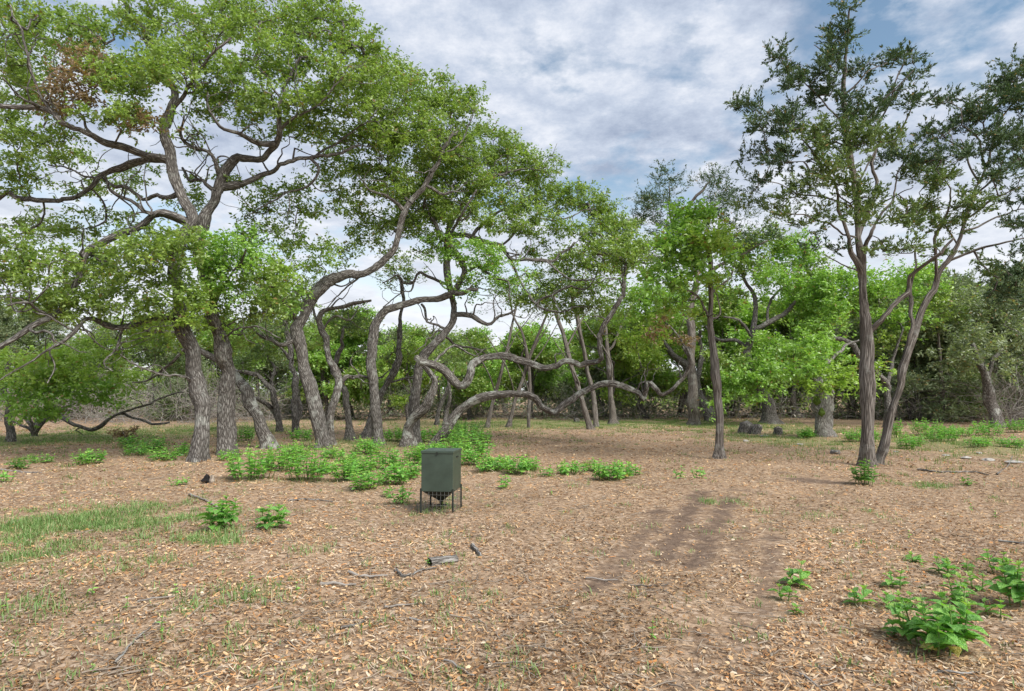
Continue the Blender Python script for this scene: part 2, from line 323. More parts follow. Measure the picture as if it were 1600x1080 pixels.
class Tree:
    """skeleton traced as limbs, twigs grown from it to the foliage, leaves on the twigs; all in metres"""
    def __init__(s, name, label, cat, base, bark, group=None, seed=1, leaf='oak', lsize=1.0, tipr=0.27, lpt=78, world=False, depth=None):
        s.r = np.random.default_rng(seed); s.seed = seed
        s.world = world; s.base = np.array(base, float) if world else (G(*base) if depth is None else None)
        if s.base is None: p = P(base[0], base[1], depth); s.base = np.array([p[0], depth, float(hgt(p[0], depth))])
        s.d0 = s.base[1]; s.root = thing(name, label, cat, tuple(s.base), 0, group); s.bark = bark; s.leaf = leaf; s.ls = lsize; s.tipr = tipr; s.lpt = lpt
        s.pos = []; s.rad = []; s.pix = []; s.limbs = []; s.side = []; s.att = []; s.tint = []
    def pxl(s, p):
        q = p - [0, 0, CH]; f = q @ FW; return np.stack([CX + F * q[..., 0] / f, CY - F * (q @ UP) / f], -1)
    def limb(s, pts, r0, r1, dd=0.0, wig=0.04, trunk=False, pw=1.0):
        """pts in photo pixels, r0 / r1 in pixels of width; dd = depth offset of the far end in metres"""
        pts = np.array(pts, float); n = len(pts)
        if s.world:
            p3 = pts; ra, rb = r0, r1
        else:
            if not s.pos: ds = s.d0
            else:
                a = np.concatenate(s.pos); k = int(np.argmin(np.linalg.norm(s.pxl(a) - pts[0], axis=1))); ds = a[k][1]
            arc = np.concatenate([[0], np.cumsum(np.linalg.norm(np.diff(pts, axis=0), axis=1))]); arc /= arc[-1]
            de = s.d0 + dd if s.pos else s.d0 + dd
            dep = ds + (de - ds) * arc ** 1.1 + (0.25 * np.sin(arc * 5 + s.r.uniform(0, 6)) * np.sin(arc * math.pi))
            p3 = P(pts[:, 0], pts[:, 1], dep)
            if s.pos: p3[0] = a[k]
            ra = r0 / F * dep[0] / 2; rb = r1 / F * dep[-1] / 2
        first = not s.pos
        c, par = catmull(p3, 0.12 if s.d0 < 28 else 0.25)
        w = s.r.normal(size=c.shape) * wig * np.clip(par[:, None] * 4, 0, 1) * min(1, ra * 4 + 0.2)
        w[1:-1] = (w[:-2] + w[1:-1] + w[2:]) / 2; c = c + w
        kn = max(3, int(len(c) / 4)); kk = s.r.normal(size=(kn, 3)) * (0.085 if s.seed in (20, 21) else 0.062) * (0.5 if first and s.seed != 21 else 1.0) * (2 if s.d0 > 28 else 1); xs_ = np.linspace(0, 1, kn)
        c = c + np.stack([np.interp(par, xs_, kk[:, j]) for j in range(3)], -1) * np.clip(np.minimum(par * 5, 1), 0, 1)[:, None]
        rad = (ra + (rb - ra) * par ** pw) * (1 if first or s.world else 0.80); rad = rad * (1 + 0.16 * np.interp(par, xs_, s.r.normal(size=kn)).clip(-1, 1.6))
        if first:
            hz = np.maximum(c[:, 2] - s.base[2], 0); rad = rad * (1.0 if s.world else 0.78 if s.bark is M_CED else 0.60) * (1 + 0.40 * np.exp(-hz / (ra * 0.42 + 0.04)))
            c[0, 2] = s.base[2] - 0.12
        s.pos.append(c); s.rad.append(rad); s.limbs.append((c, rad, first or trunk)); return s
    def clump(s, px, py, rx, ry, dd=0.0, dens=1.0, tint='g', flat=1.0):
        if s.seed in (11, 12, 14, 17, 19): dd = dd * 0.8 + 0.8; dens = min(dens * 0.92 + 0.06, 1.0)
        D = s.d0 + dd; w = s.tipr * F / D
        n = max(2, int(dens * math.pi * rx * ry / (1.15 * w * w) * 1.5)); v = unit(s.r.normal(size=(n, 3))) * s.r.uniform(0, 1, (n, 1)) ** (1 / 2.6)
        rd = max(0.4, (rx + ry) / 2 / F * D * 0.9) * flat
        s.att.append(P(px + v[:, 0] * rx, py + v[:, 1] * ry, D + v[:, 2] * rd)); s.tint += [tint] * n; return s
    def cl(s, lst, **kw):
        for c in lst: s.clump(*c, **kw)
        return s
    def wclump(s, c, r, n, tint='g'):
        v = unit(s.r.normal(size=(n, 3))) * s.r.uniform(0, 1, (n, 1)) ** (1 / 2.6)
        s.att.append(np.array(c) + v * np.array(r)); s.tint += [tint] * n; return s
    def crooked(s, n, ln=1.2):
        """bare crooked side branches off the traced limbs"""
        rng = s.r; src = [l for l in s.limbs]
        for k in range(n):
            c, rad, main = src[rng.integers(len(src))]; lo = 0.45 if main else 0.2; i = int(rng.uniform(lo, 0.97) * (len(c) - 1)); L_ = ln * rng.uniform(0.5, 1.4)
            stub = rng.random() < 0.16
            if stub: L_ = rng.uniform(0.14, 0.34)
            tg = unit(c[min(i + 1, len(c) - 1)] - c[max(i - 1, 0)]); d = unit(np.cross(tg, rng.normal(size=3)) + tg * 0.5 + [0, 0, 0.35]); p = [c[i]]; m = 9
            for j in range(m): d = unit(d + rng.normal(size=3) * 0.42 + [0, 0, 0.04]); p.append(p[-1] + d * L_ / m)
            p = np.array(p); r0 = min(rad[i] * 0.55, 0.012 + 0.016 * L_); q, par = catmull(p, 0.08); r_ = r0 + (0.006 - r0) * par ** 0.8
            if stub: r0 = min(rad[i] * 0.5, 0.045); r_ = r0 * (1 - 0.35 * par)
            s.pos.append(q); s.rad.append(r_); s.side.append((q, r_))
        return s
    def finish(s, minz=0.5, twig=0.0055, bare=0):
        rng = s.r; pos = np.concatenate(s.pos); frad = np.concatenate(s.rad); n0 = len(pos)
        tr, br = Tubes(), Tubes(); parts = []
        for k, (c, rad, main) in enumerate(s.limbs):
            if not main: parts.append(Tubes())
            (tr if main else parts[-1]).add(c - s.base, rad, nsides(rad.max()) if s.d0 < 28 else max(4, nsides(rad.max()) - 5), 0.15 if rad.max() > 0.04 else 0.08, s.seed * 31 + k, root=(k == 0))
        for k, (c, r_) in enumerate(s.side): br.add(c - s.base, r_, 5, 0.08, k)
        att = np.concatenate(s.att) if s.att else np.zeros((0, 3)); tint = np.array(s.tint)
        ok = att[:, 2] > minz + s.base[2]; att = att[ok]; tint = tint[ok]
        if len(att):
            dm = np.array([np.min(np.linalg.norm(pos - a, axis=1)) for a in att]); od = np.argsort(dm); att = att[od]; tint = tint[od]
            cap = n0 + len(att) * 30; PP = np.empty((cap, 3)); PP[:n0] = pos; par = np.full(cap, -1); n = n0; chains = []
            pen = np.zeros(cap)
            for a in att:
                dv = PP[:n] - a; dist = np.sqrt((dv * dv).sum(1)); k = int(np.argmin(dist)); d = dist[k]
                m = int(min(28, max(1, round(d / (0.16 if s.d0 < 28 else 0.35))))); f = (np.arange(1, m + 1) / m)[:, None]
                mid = rng.normal(size=3) * d * 0.16 + [0, 0, d * 0.10]
                path = PP[k] * (1 - f) + a * f + mid * (4 * f * (1 - f)) * 0.8 + rng.normal(size=(m, 3)) * min(0.05, d * 0.06) * (f < 1)
                PP[n:n + m] = path; par[n] = k; par[n + 1:n + m] = np.arange(n, n + m - 1); chains.append((k, n, m)); n += m
            w = np.zeros(n)
            ex = 2.3
            for k, st, m in chains: w[st + m - 1] += twig ** ex
            for i in range(n - 1, n0 - 1, -1):
                if par[i] >= n0: w[par[i]] += w[i]
            rr = w ** (1 / ex)
            for ci, (k, st, m) in enumerate(chains):
                idx = np.concatenate([[k], np.arange(st, st + m)]); r = np.concatenate([[rr[st]], rr[st:st + m]]); r[0] = min(r[0] * 1.25, frad[k] if k < n0 else rr[k])
                r = np.maximum(r, twig * 0.55); br.add(PP[idx] - s.base, r, nsides(r.max()) if s.d0 < 28 else 3, 0, ci, cap=False)
            s.make_leaves(att, tint)
        obj('trunk', tr.mesh('trunk'), s.bark, s.root)
        for T_ in parts: obj('limb', T_.mesh('limb'), s.bark, s.root)
        if br.co: tag(obj('twigs', br.mesh('twigs'), s.bark, s.root), kind='stuff')
        return s.root
    def make_leaves(s, att, tint):
        rng = s.r; k = s.lpt; n = len(att) * k; idx = np.repeat(np.arange(len(att)), k)
        sz = rng.uniform(0.7, 1.3, len(att))[idx, None]
        nt_ = 7 if s.leaf == 'oak' else 5; sub = rng.normal(size=(len(att), nt_, 3)) * [0.55, 0.55, 0.36] * s.tipr; hub = s.base + [0, 0, 3.0]
        outw = unit((att - hub) * [1, 1, 0.5])[:, None]; dirs = unit(rng.normal(size=(len(att), nt_, 3)) * [1, 1, 0.55] + outw * 0.5 + [0, 0, 0.28 if s.leaf != 'oak' else 0.02])
        pick = rng.integers(0, nt_, n); u_ = rng.uniform(0, 1, n)[:, None]; sub *= 0.5; dv_ = dirs[idx, pick]
        off = (sub[idx, pick] + dv_ * u_ * s.tipr * (1.35 if s.leaf == 'oak' else 1.5) + rng.normal(size=(n, 3)) * (0.13 if s.leaf == 'oak' else 0.10) * s.tipr * (1.1 - 0.5 * u_)) * sz
        p = att[idx] + off - s.base
        lo = np.array([TINT[t][0] for t in tint])[idx]; hi = np.array([TINT[t][1] for t in tint])[idx]
        cb = np.clip(rng.normal(0.5, 0.22, len(att))[idx] + rng.normal(0, 0.28, n), 0, 1.3)[:, None]
        col = lo + (hi - lo) * cb; col *= rng.uniform(0.82, 1.15, (n, 1))
        odd = rng.random(n) < 0.025; col[odd] = [0.30, 0.20, 0.07]
        if s.leaf == 'oak':
            t, b, nn = frames(n, 0.5, rng); t = unit(t + 0.6 * dv_ + [0, 0, -0.08])
            b = unit(np.cross(nn, t)); nn = np.cross(t, b)
            L_ = rng.uniform(0.07, 0.13, n) * s.ls; me = leaf_mesh('crown', p, t, b, nn, L_, L_ * rng.uniform(0.42, 0.6, n), col)
        else:   # cedar: narrow scaly sprays that fan out and up from the twig
            t = unit(dv_ + rng.normal(size=(n, 3)) * 0.42); b = unit(np.cross(rng.normal(size=(n, 3)), t)); nn = np.cross(t, b)
            L_ = rng.uniform(0.035, 0.085, n) * s.ls; me = leaf_mesh('crown', p, t, b, nn, L_, L_ * rng.uniform(0.26, 0.42, n), col, 0.1)
        c = obj('crown', me, M_LEAF if s.leaf == 'oak' else M_NEEDLE, s.root); return c

# ---- the two big oaks
t = Tree('live_oak', 'big live oak with dark scarred trunk, nearest of the oaks, crown filling the upper corner', 'tree', (310, 722), M_OAK, 'live oaks of the grove', 11)
t.limb([(310, 722), (314, 685), (317, 647), (309, 596), (301, 549), (287, 505), (280, 470), (272, 430), (280, 385), (298, 352), (292, 328), (280, 304), (271, 265), (262, 225), (255, 195)], 38, 24, 0.2, 0.02)
t.limb([(255, 195), (266, 165), (258, 120), (243, 84), (233, 51), (213, 27), (189, -5)], 19, 8, 0.8).limb([(262, 172), (285, 150), (300, 130), (330, 95), (352, 60)], 10, 4, -1.0)
t.limb([(263, 250), (240, 245), (216, 236), (162, 220), (128, 206), (91, 186), (70, 170), (34, 159), (-10, 163)], 15, 8, -1.5).limb([(60, 166), (40, 160), (20, 149), (-5, 118)], 8, 4, -2)
t.limb([(91, 186), (75, 165), (60, 150), (45, 100), (30, 50), (22, 0)], 7, 3, -1.2)
t.limb([(266, 250), (235, 246), (209, 252), (159, 270), (142, 294), (111, 311), (68, 314), (20, 304), (-10, 318)], 13, 7, 1.2)
t.limb([(280, 304), (250, 312), (220, 301), (190, 285), (169, 287), (120, 268), (70, 262)], 10, 3, 2.0)
t.limb([(296, 350), (262, 335), (236, 338), (203, 318), (169, 301)], 12, 5, -0.8)
t.limb([(297, 352), (247, 334), (216, 352), (169, 380), (142, 395), (118, 440), (68, 502), (34, 525), (-10, 548)], 15, 10, -1.6)
t.limb([(289, 507), (277, 499), (236, 499), (199, 507), (152, 495), (125, 505), (111, 522), (78, 542), (44, 569), (0, 596)], 13, 3, -1.6)
t.limb([(192, 506), (186, 519), (182, 542), (166, 569), (172, 583)], 5, 2, -1.3).limb([(111, 522), (82, 545), (88, 575), (70, 598)], 4, 2, -1.5).limb([(307, 590), (297, 590), (270, 583), (220, 573), (190, 562)], 7, 2, -1)
t.limb([(68, 314), (60, 345), (40, 365), (20, 372)], 5, 2, 1.6).limb([(142, 294), (160, 325), (150, 350), (130, 368)], 5, 2, 1).limb([(85, 500), (40, 470), (10, 478)], 6, 3, -2)
t.cl([(25, 60, 55, 75, -1), (110, 60, 60, 55, 1), (180, 120, 60, 40, -2), (50, 140, 50, 45, 1.5), (235, 110, 70, 40, -2.5), (240, 25, 80, 35, 0), (330, 35, 70, 45, 1.5, 0.8), (300, 90, 60, 35, -1), (190, 185, 75, 24, -2.4),
      (60, 225, 70, 32, -1.2, 0.8), (120, 245, 50, 20, 1.2, 0.5), (20, 280, 40, 40, 0, 0.4), (15, 390, 55, 55, -1.5, 0.8), (75, 420, 70, 40, -2), (150, 430, 60, 40, 0), (215, 405, 70, 42, -2.2), (60, 470, 80, 28, -1.8), (280, 395, 40, 40, -2, 0.8),
      (205, 470, 60, 36, -1.5), (285, 460, 45, 42, -1.6, 0.7), (120, 485, 60, 22, -2), (40, 345, 40, 20, 1.5, 0.3), (140, 350, 40, 25, 1, 0.25), (110, 290, 60, 26, 1.5, 0.32), (190, 300, 45, 26, 2, 0.3), (60, 355, 50, 26, 1.5, 0.35), (200, 345, 40, 24, 1, 0.3), (225, 265, 36, 20, 1.5, 0.35), (110, 365, 50, 22, 0.5, 0.45), (30, 260, 40, 30, 0.5, 0.5), (310, 300, 26, 30, 1.5, 0.3), (240, 370, 50, 24, 0.5, 0.5)])
t.cl([(105, 140, 50, 40, -2, 1, 'r'), (140, 95, 40, 25, -1.5, 0.8, 'r'), (215, 190, 40, 18, -2.4, 0.8, 'r'), (290, 480, 40, 25, -1.6, 0.5, 'y'), (20, 195, 40, 25, -1, 0.8, 'g'), (255, 500, 60, 22, -1, 0.6, 'y')])
t.crooked(64, 1.5).finish()
t = Tree('live_oak', 'stout upright live oak with straight grey trunk beside the dark scarred one', 'tree', (355, 712), M_OAK, 'live oaks of the grove', 12)
t.limb([(355, 712), (353, 650), (353, 580), (344, 529), (334, 488), (322, 430), (312, 394), (313, 365), (324, 331), (341, 297)], 37, 27, -0.3, 0.02)
t.limb([(338, 300), (355, 264), (372, 250), (405, 250), (432, 223), (439, 203), (436, 170), (450, 130), (470, 90)], 18, 5, -0.8).limb([(344, 294), (355, 292), (382, 280), (409, 270), (430, 256), (449, 253), (480, 243), (520, 243), (560, 225)], 15, 4, 0.6)
t.limb([(348, 282), (338, 264), (324, 240), (297, 230), (285, 212), (290, 185)], 10, 3, -1).limb([(432, 223), (399, 223), (370, 210), (345, 195), (325, 165), (318, 140)], 10, 3, -1.6).limb([(340, 297), (318, 290), (298, 280), (285, 268)], 9, 5, 0.6)
t.limb([(480, 243), (490, 256), (486, 280), (449, 297), (415, 321), (382, 340)], 6, 2, 0.4).limb([(490, 243), (530, 215), (570, 190), (600, 165)], 5, 2, 0.5).limb([(439, 203), (470, 180), (510, 150), (545, 110)], 7, 2, -1.3)
t.limb([(344, 529), (370, 510), (400, 508), (430, 530)], 5, 2, -1).limb([(449, 297), (452, 325), (446, 350)], 3, 1.5, 0.4).limb([(332, 480), (352, 450), (365, 420), (385, 395)], 8, 3, -1.8)
t.cl([(410, 30, 80, 45, 1), (500, 40, 60, 50, 0), (560, 85, 40, 55, -1), (430, 95, 75, 40, -1.5), (360, 125, 60, 35, -2), (500, 125, 65, 40, -2), (440, 160, 75, 30, -2.2), (535, 165, 60, 42, -1), (330, 160, 45, 25, -1.8), (590, 140, 40, 45, 0.5),
      (480, 200, 65, 26, -1), (560, 215, 55, 32, 0.4), (370, 185, 40, 20, -1.8, 0.7), (300, 215, 30, 20, -1, 0.5), (400, 215, 40, 14, -1, 0.4), (360, 285, 30, 28, -1, 0.3), (430, 335, 55, 34, 0.5, 0.35), (450, 375, 40, 35, 0.3, 0.3), (510, 270, 40, 26, 0.5, 0.35),
      (330, 395, 42, 40, -2, 0.9, 'b'), (375, 400, 45, 42, -2.2, 1, 'b'), (400, 445, 40, 40, -1.8), (350, 455, 40, 35, -2, 0.9, 'b'), (400, 490, 40, 20, -1.3), (345, 500, 30, 30, -1.4, 0.5, 'y'), (430, 425, 35, 35, -1, 0.6, 'y'), (600, 200, 30, 30, 0.8), (390, 300, 40, 26, 1, 0.35), (470, 330, 40, 34, 1, 0.35), (400, 365, 40, 26, 0.6, 0.4), (480, 290, 34, 22, 1, 0.35), (520, 320, 30, 30, 1, 0.35), (290, 300, 24, 24, -0.5, 0.3), (430, 470, 45, 26, 0.5, 0.7, 'b'), (380, 530, 45, 20, 0, 0.7), (300, 540, 40, 18, -1.2, 0.5, 'y')])
t.crooked(64, 1.5).finish()
# ---- leaning and twisted oaks of the grove
t = Tree('live_oak', 'leaning live oak with white lichen patches on its slanting trunk', 'tree', (420, 700), M_OAK2, 'live oaks of the grove', 13)
t.limb([(420, 700), (408, 662), (395, 632), (378, 602), (366, 584), (340, 563), (310, 545), (270, 520), (225, 515)], 38, 9, 1.0, 0.02).limb([(300, 540), (270, 560), (235, 590), (215, 600)], 7, 2, 1.5).limb([(340, 563), (345, 530), (330, 500), (335, 470)], 8, 3, 2)
t.cl([(225, 515, 60, 28, 1.5, 0.8, 'y'), (180, 535, 60, 24, 2, 0.8, 'y'), (260, 560, 50, 22, 1.5, 0.6, 'd'), (320, 480, 45, 30, 2, 0.6)]).crooked(8).finish()
t = Tree('live_oak', 'live oak forking into a long limb that bends over to the brighter side', 'tree', (506, 702), M_OAK, 'live oaks of the grove', 14)
t.limb([(506, 702), (497, 660), (485, 610), (472, 560), (465, 520), (470, 500), (486, 468), (513, 441), (540, 429), (565, 430), (590, 416), (615, 392), (626, 347), (640, 317)], 34, 15, 0.0, 0.02)
t.limb([(640, 317), (668, 278), (690, 240), (715, 205)], 12, 4, 0.5).limb([(468, 506), (455, 495), (443, 475), (433, 462)], 14, 6, -0.8).limb([(632, 335), (610, 310), (585, 300), (560, 270)], 7, 2, -1).limb([(565, 430), (545, 445), (520, 470), (508, 492)], 5, 2, 0.7)
t.limb([(465, 530), (440, 540), (420, 530), (395, 512), (372, 520)], 9, 3, -0.6).limb([(660, 290), (700, 300), (735, 285)], 6, 2, 1.2).limb([(690, 240), (720, 225), (745, 170)], 5, 2, 0.6).limb([(640, 317), (610, 280), (600, 250), (580, 230)], 8, 2, 1.5)
t.cl([(610, 130, 45, 45, 0), (660, 150, 45, 45, 1), (700, 175, 40, 40, 0.3), (640, 200, 60, 42, -1), (600, 235, 50, 40, -1.2), (670, 235, 60, 40, 0), (715, 230, 45, 35, 1), (735, 160, 20, 28, 0.8), (600, 285, 50, 30, -1), (650, 290, 50, 32, 0.5), (560, 300, 40, 28, -0.8, 0.6), (570, 350, 45, 30, 0, 0.55), (640, 345, 40, 30, 1, 0.7),
      (540, 265, 40, 35, -0.8, 0.7), (690, 280, 50, 35, 1.5), (555, 385, 45, 25, 0, 0.35), (480, 400, 50, 28, -1, 0.55, 'y'), (440, 450, 40, 30, -1, 0.6), (625, 400, 35, 25, 0.5, 0.3), (500, 425, 40, 20, 0.5, 0.3, 'y')]).crooked(34, 1.3).finish()
t = Tree('live_oak', 'slim crooked oak standing close behind the forked one, bare limb reaching out at top', 'tree', (517, 697), M_OAK2, 'live oaks of the grove', 15)
t.limb([(517, 697), (518, 650), (527, 600), (517, 565), (506, 528), (498, 502), (505, 485), (535, 478), (560, 474), (579, 469)], 22, 7, 0.8, 0.02).limb([(527, 600), (535, 593), (555, 590), (572, 590)], 10, 4, 0.6).limb([(502, 520), (520, 495), (545, 500), (560, 480)], 4, 2, 1.2)
t.limb([(498, 502), (490, 480), (470, 465), (462, 440)], 5, 2, 1.4).cl([(470, 440, 35, 25, 1.4, 0.5), (520, 490, 25, 15, 1.2, 0.25), (455, 480, 30, 25, 1.6, 0.5, 'd')]).crooked(8).finish()
t = Tree('live_oak', 'short grey oak stem leaning in to touch the slim crooked oak', 'tree', (547, 687), M_OAK, 'live oaks of the grove', 16)
t.limb([(547, 687), (543, 650), (538, 615), (530, 596), (522, 575), (535, 540), (540, 510)], 20, 7, 0.2, 0.02).cl([(545, 500, 40, 28, 1, 0.6, 'd'), (520, 530, 30, 20, 1, 0.4)]).finish()
t = Tree('live_oak', 'curved oak bending like a cane towards the broken stub above the feeder', 'tree', (591, 695), M_OAK, 'live oaks of the grove', 17)
t.limb([(591, 695), (587, 647), (584, 600), (581, 560), (586, 512), (603, 485), (636, 473), (680, 464), (708, 458), (722, 434), (724, 412), (705, 385), (690, 370)], 28, 13, 0.0, 0.015)
t.limb([(708, 458), (725, 452), (748, 447)], 12, 7, -0.3).limb([(692, 372), (680, 350), (665, 330), (660, 300)], 9, 3, -0.6).limb([(700, 380), (713, 361), (720, 330), (745, 300)], 8, 3, -1).limb([(722, 425), (750, 420), (790, 440), (800, 465)], 6, 2, -1)
t.cl([(655, 330, 45, 35, -0.6), (740, 290, 45, 32, -0.8), (710, 330, 45, 30, -1), (700, 390, 45, 26, -1.2, 0.8, 'b'), (755, 410, 48, 26, -1.2, 0.9, 'b'), (730, 445, 40, 18, -1, 0.5, 'b'), (790, 440, 40, 22, -1, 0.7, 'b'), (670, 385, 40, 22, -0.8, 0.5), (620, 350, 40, 24, -0.5, 0.5)]).crooked(14).finish()
t = Tree('live_oak', 'slender leaning oak stem rising between the cane-bent oak and the double trunk', 'tree', (572, 684), M_OAK, 'live oaks of the grove', 18)
t.limb([(572, 684), (584, 645), (602, 605), (619, 570), (623, 535), (626, 492), (632, 460), (620, 430)], 20, 6, 0.5, 0.02).limb([(606, 598), (640, 592), (665, 592)], 6, 3, 1).limb([(585, 640), (592, 600), (615, 570)], 5, 2, 1.5)
t.cl([(620, 430, 40, 25, 0.8, 0.4), (650, 540, 40, 25, 1.5, 0.6, 'y'), (600, 540, 35, 20, 1.5, 0.4, 'd')]).crooked(6).finish()
t = Tree('live_oak', 'tall pale oak trunk leaning over the feeder and forking high among the branches', 'tree', (648, 694), M_OAK, 'live oaks of the grove', 19)
t.limb([(648, 694), (648, 640), (653, 590), (668, 548), (694, 519), (707, 495), (705, 461), (698, 411), (700, 362), (712, 332), (735, 300)], 27, 10, 0.6, 0.015)
t.limb([(706, 495), (738, 495), (758, 509), (782, 498), (802, 484)], 11, 4, 0.2).limb([(696, 448), (675, 434), (657, 424), (650, 441), (630, 441), (620, 431), (599, 441)], 6, 3, 0.2).limb([(650, 440), (640, 452), (623, 451), (603, 471), (596, 480)], 4, 2, 0.2)
t.limb([(694, 512), (674, 498), (660, 478)], 7, 4, 0.8).limb([(705, 370), (740, 371), (781, 384), (812, 405), (855, 410), (874, 391), (900, 380)], 10, 4, 0.3).limb([(735, 372), (760, 345), (800, 330), (830, 310)], 7, 3, 1).limb([(855, 410), (885, 425), (905, 440), (930, 432)], 5, 2, -0.4)
t.limb([(735, 300), (770, 275), (810, 265), (845, 262)], 7, 2, 0.8).limb([(800, 395), (815, 440), (842, 478), (883, 487), (925, 478)], 6, 2, -0.5).limb([(842, 475), (849, 465), (886, 451), (893, 448), (920, 448), (937, 424)], 6, 2, -0.8).limb([(690, 520), (730, 545), (770, 560)], 5, 2, 1.5)
t.limb([(781, 384), (830, 350), (880, 335), (930, 320)], 6, 2, 1.2)
t.cl([(770, 230, 50, 36, 0.6), (740, 265, 40, 32, 0), (800, 270, 48, 30, 1), (845, 265, 36, 24, 0.8), (800, 315, 55, 28, 0.2), (860, 310, 45, 30, 1.2), (910, 310, 38, 26, 1.2), (950, 335, 36, 26, 1.4), (775, 350, 45, 20, -0.6), (850, 350, 55, 24, -0.2), (920, 365, 50, 26, 0.5),
      (970, 370, 36, 28, 1.2), (830, 395, 40, 18, 0.8, 0.6), (900, 405, 48, 24, 0.2, 0.9), (950, 415, 40, 26, 0.6), (860, 440, 45, 24, 0.2, 0.9), (920, 455, 45, 26, -0.4), (870, 480, 50, 20, 0.4, 0.8), (820, 470, 40, 22, 1, 0.7), (800, 240, 40, 18, 0.6, 0.6), (690, 330, 40, 25, 0.5, 0.5), (950, 480, 40, 22, 0.5, 0.7)]).crooked(64, 1.5).finish()
t = Tree('live_oak', 'twisted oak whose pale lichened limb zigzags sideways far across the clearing', 'tree', (636, 697), M_OAK2, 'live oaks of the grove', 20)
t.limb([(636, 697), (642, 672), (652, 650), (670, 624), (677, 596), (668, 577), (655, 560)], 27, 15, -0.3, 0.015)
t.limb([(660, 568), (687, 573), (712, 599), (724, 594), (741, 573), (765, 562), (789, 558), (822, 573), (849, 576), (870, 565), (890, 556), (905, 562), (918, 563), (932, 548), (941, 527), (948, 502), (965, 455), (979, 421), (962, 404), (940, 395)], 17, 6, -0.8, 0.03)
t.limb([(979, 421), (1000, 408), (1030, 400), (1045, 390)], 4, 2, -1).limb([(695, 580), (690, 560), (712, 540), (745, 552), (765, 545)], 6, 2, 0.5).limb([(948, 502), (930, 490), (915, 500)], 3, 1.5, -1)
t.cl([(955, 400, 40, 28, -0.8, 0.8), (985, 385, 35, 25, -0.6), (1000, 420, 30, 22, -1, 0.7)]).crooked(16).finish()
t = Tree('live_oak', 'low snaking oak stem that dips and rises along the ground behind the feeder', 'tree', (676, 700), M_OAK2, 'live oaks of the grove', 21)
t.limb([(676, 700), (694, 673), (721, 641), (755, 621), (789, 615), (836, 620), (853, 628), (870, 637), (900, 621), (938, 597), (965, 602), (995, 617), (1003, 626), (1012, 600), (1025, 613), (1036, 620), (1060, 608), (1074, 585), (1077, 562), (1068, 545)], 21, 7, 0.6, 0.012)
t.limb([(1077, 562), (1060, 530), (1035, 505), (1030, 470)], 5, 2, 1).limb([(1003, 624), (1010, 605), (1004, 596)], 5, 3, 0.4).cl([(1030, 480, 40, 34, 1, 0.8, 'b'), (1000, 520, 45, 34, 1.2, 0.8, 'y'), (1040, 520, 35, 30, 0.4, 0.35, 'r'), (985, 465, 38, 28, 1.3, 0.8, 'b'), (965, 500, 20, 20, .8, .4, 'b')]).crooked(8).finish()
t = Tree('live_oak', 'thin arching oak behind the lichened one, curving over to one side', 'tree', (437, 675), M_OAK, 'live oaks of the grove', 22)
t.limb([(437, 675), (432, 640), (422, 612), (405, 590), (385, 582), (360, 580)], 18, 7, -0.5, 0.02).limb([(436, 655), (420, 632), (400, 622), (380, 617)], 9, 3, -0.8).limb([(422, 610), (428, 580), (420, 560)], 7, 3, 0.5).cl([(385, 560, 45, 24, 0, 0.7, 'd'), (420, 545, 40, 22, 1, 0.7)]).crooked(5).finish()
t = Tree('live_oak', 'upright twin-stemmed oak standing further back between the leaning and forked oaks', 'tree', (462, 677), M_OAK, 'live oaks of the grove', 23)
t.limb([(462, 677), (461, 630), (461, 590), (455, 540), (445, 500), (450, 465)], 19, 8, 0.3, 0.02).limb([(469, 676), (470, 630), (463, 588)], 10, 7, 0.1, trunk=True).limb([(458, 560), (436, 540), (410, 520)], 6, 3, 0.5).cl([(450, 480, 45, 28, 1, 0.7), (410, 520, 40, 24, 0.5, 0.7, 'd'), (480, 530, 34, 26, 1.5, 0.6)]).crooked(6).finish()
for i, (bx, by, pts, lab) in enumerate([(683, 664, [(683, 664), (690, 630), (700, 600), (712, 570)], 'dark thin oak stem in the shade behind the grove, leaning a little outward'), (694, 667, [(694, 667), (699, 640), (702, 610), (695, 580)], 'paler thin oak stem in the shade right beside the dark leaning one')]):
    t = Tree('live_oak', lab, 'tree', (bx, by), M_OAK, 'live oaks of the grove', 24 + i, lsize=1.3, tipr=0.45, lpt=70); t.limb(pts, 12, 6, 0.5).cl([(pts[-1][0], pts[-1][1] - 15, 40, 26, 0.5, 0.8, 'dg'[i])]).finish()
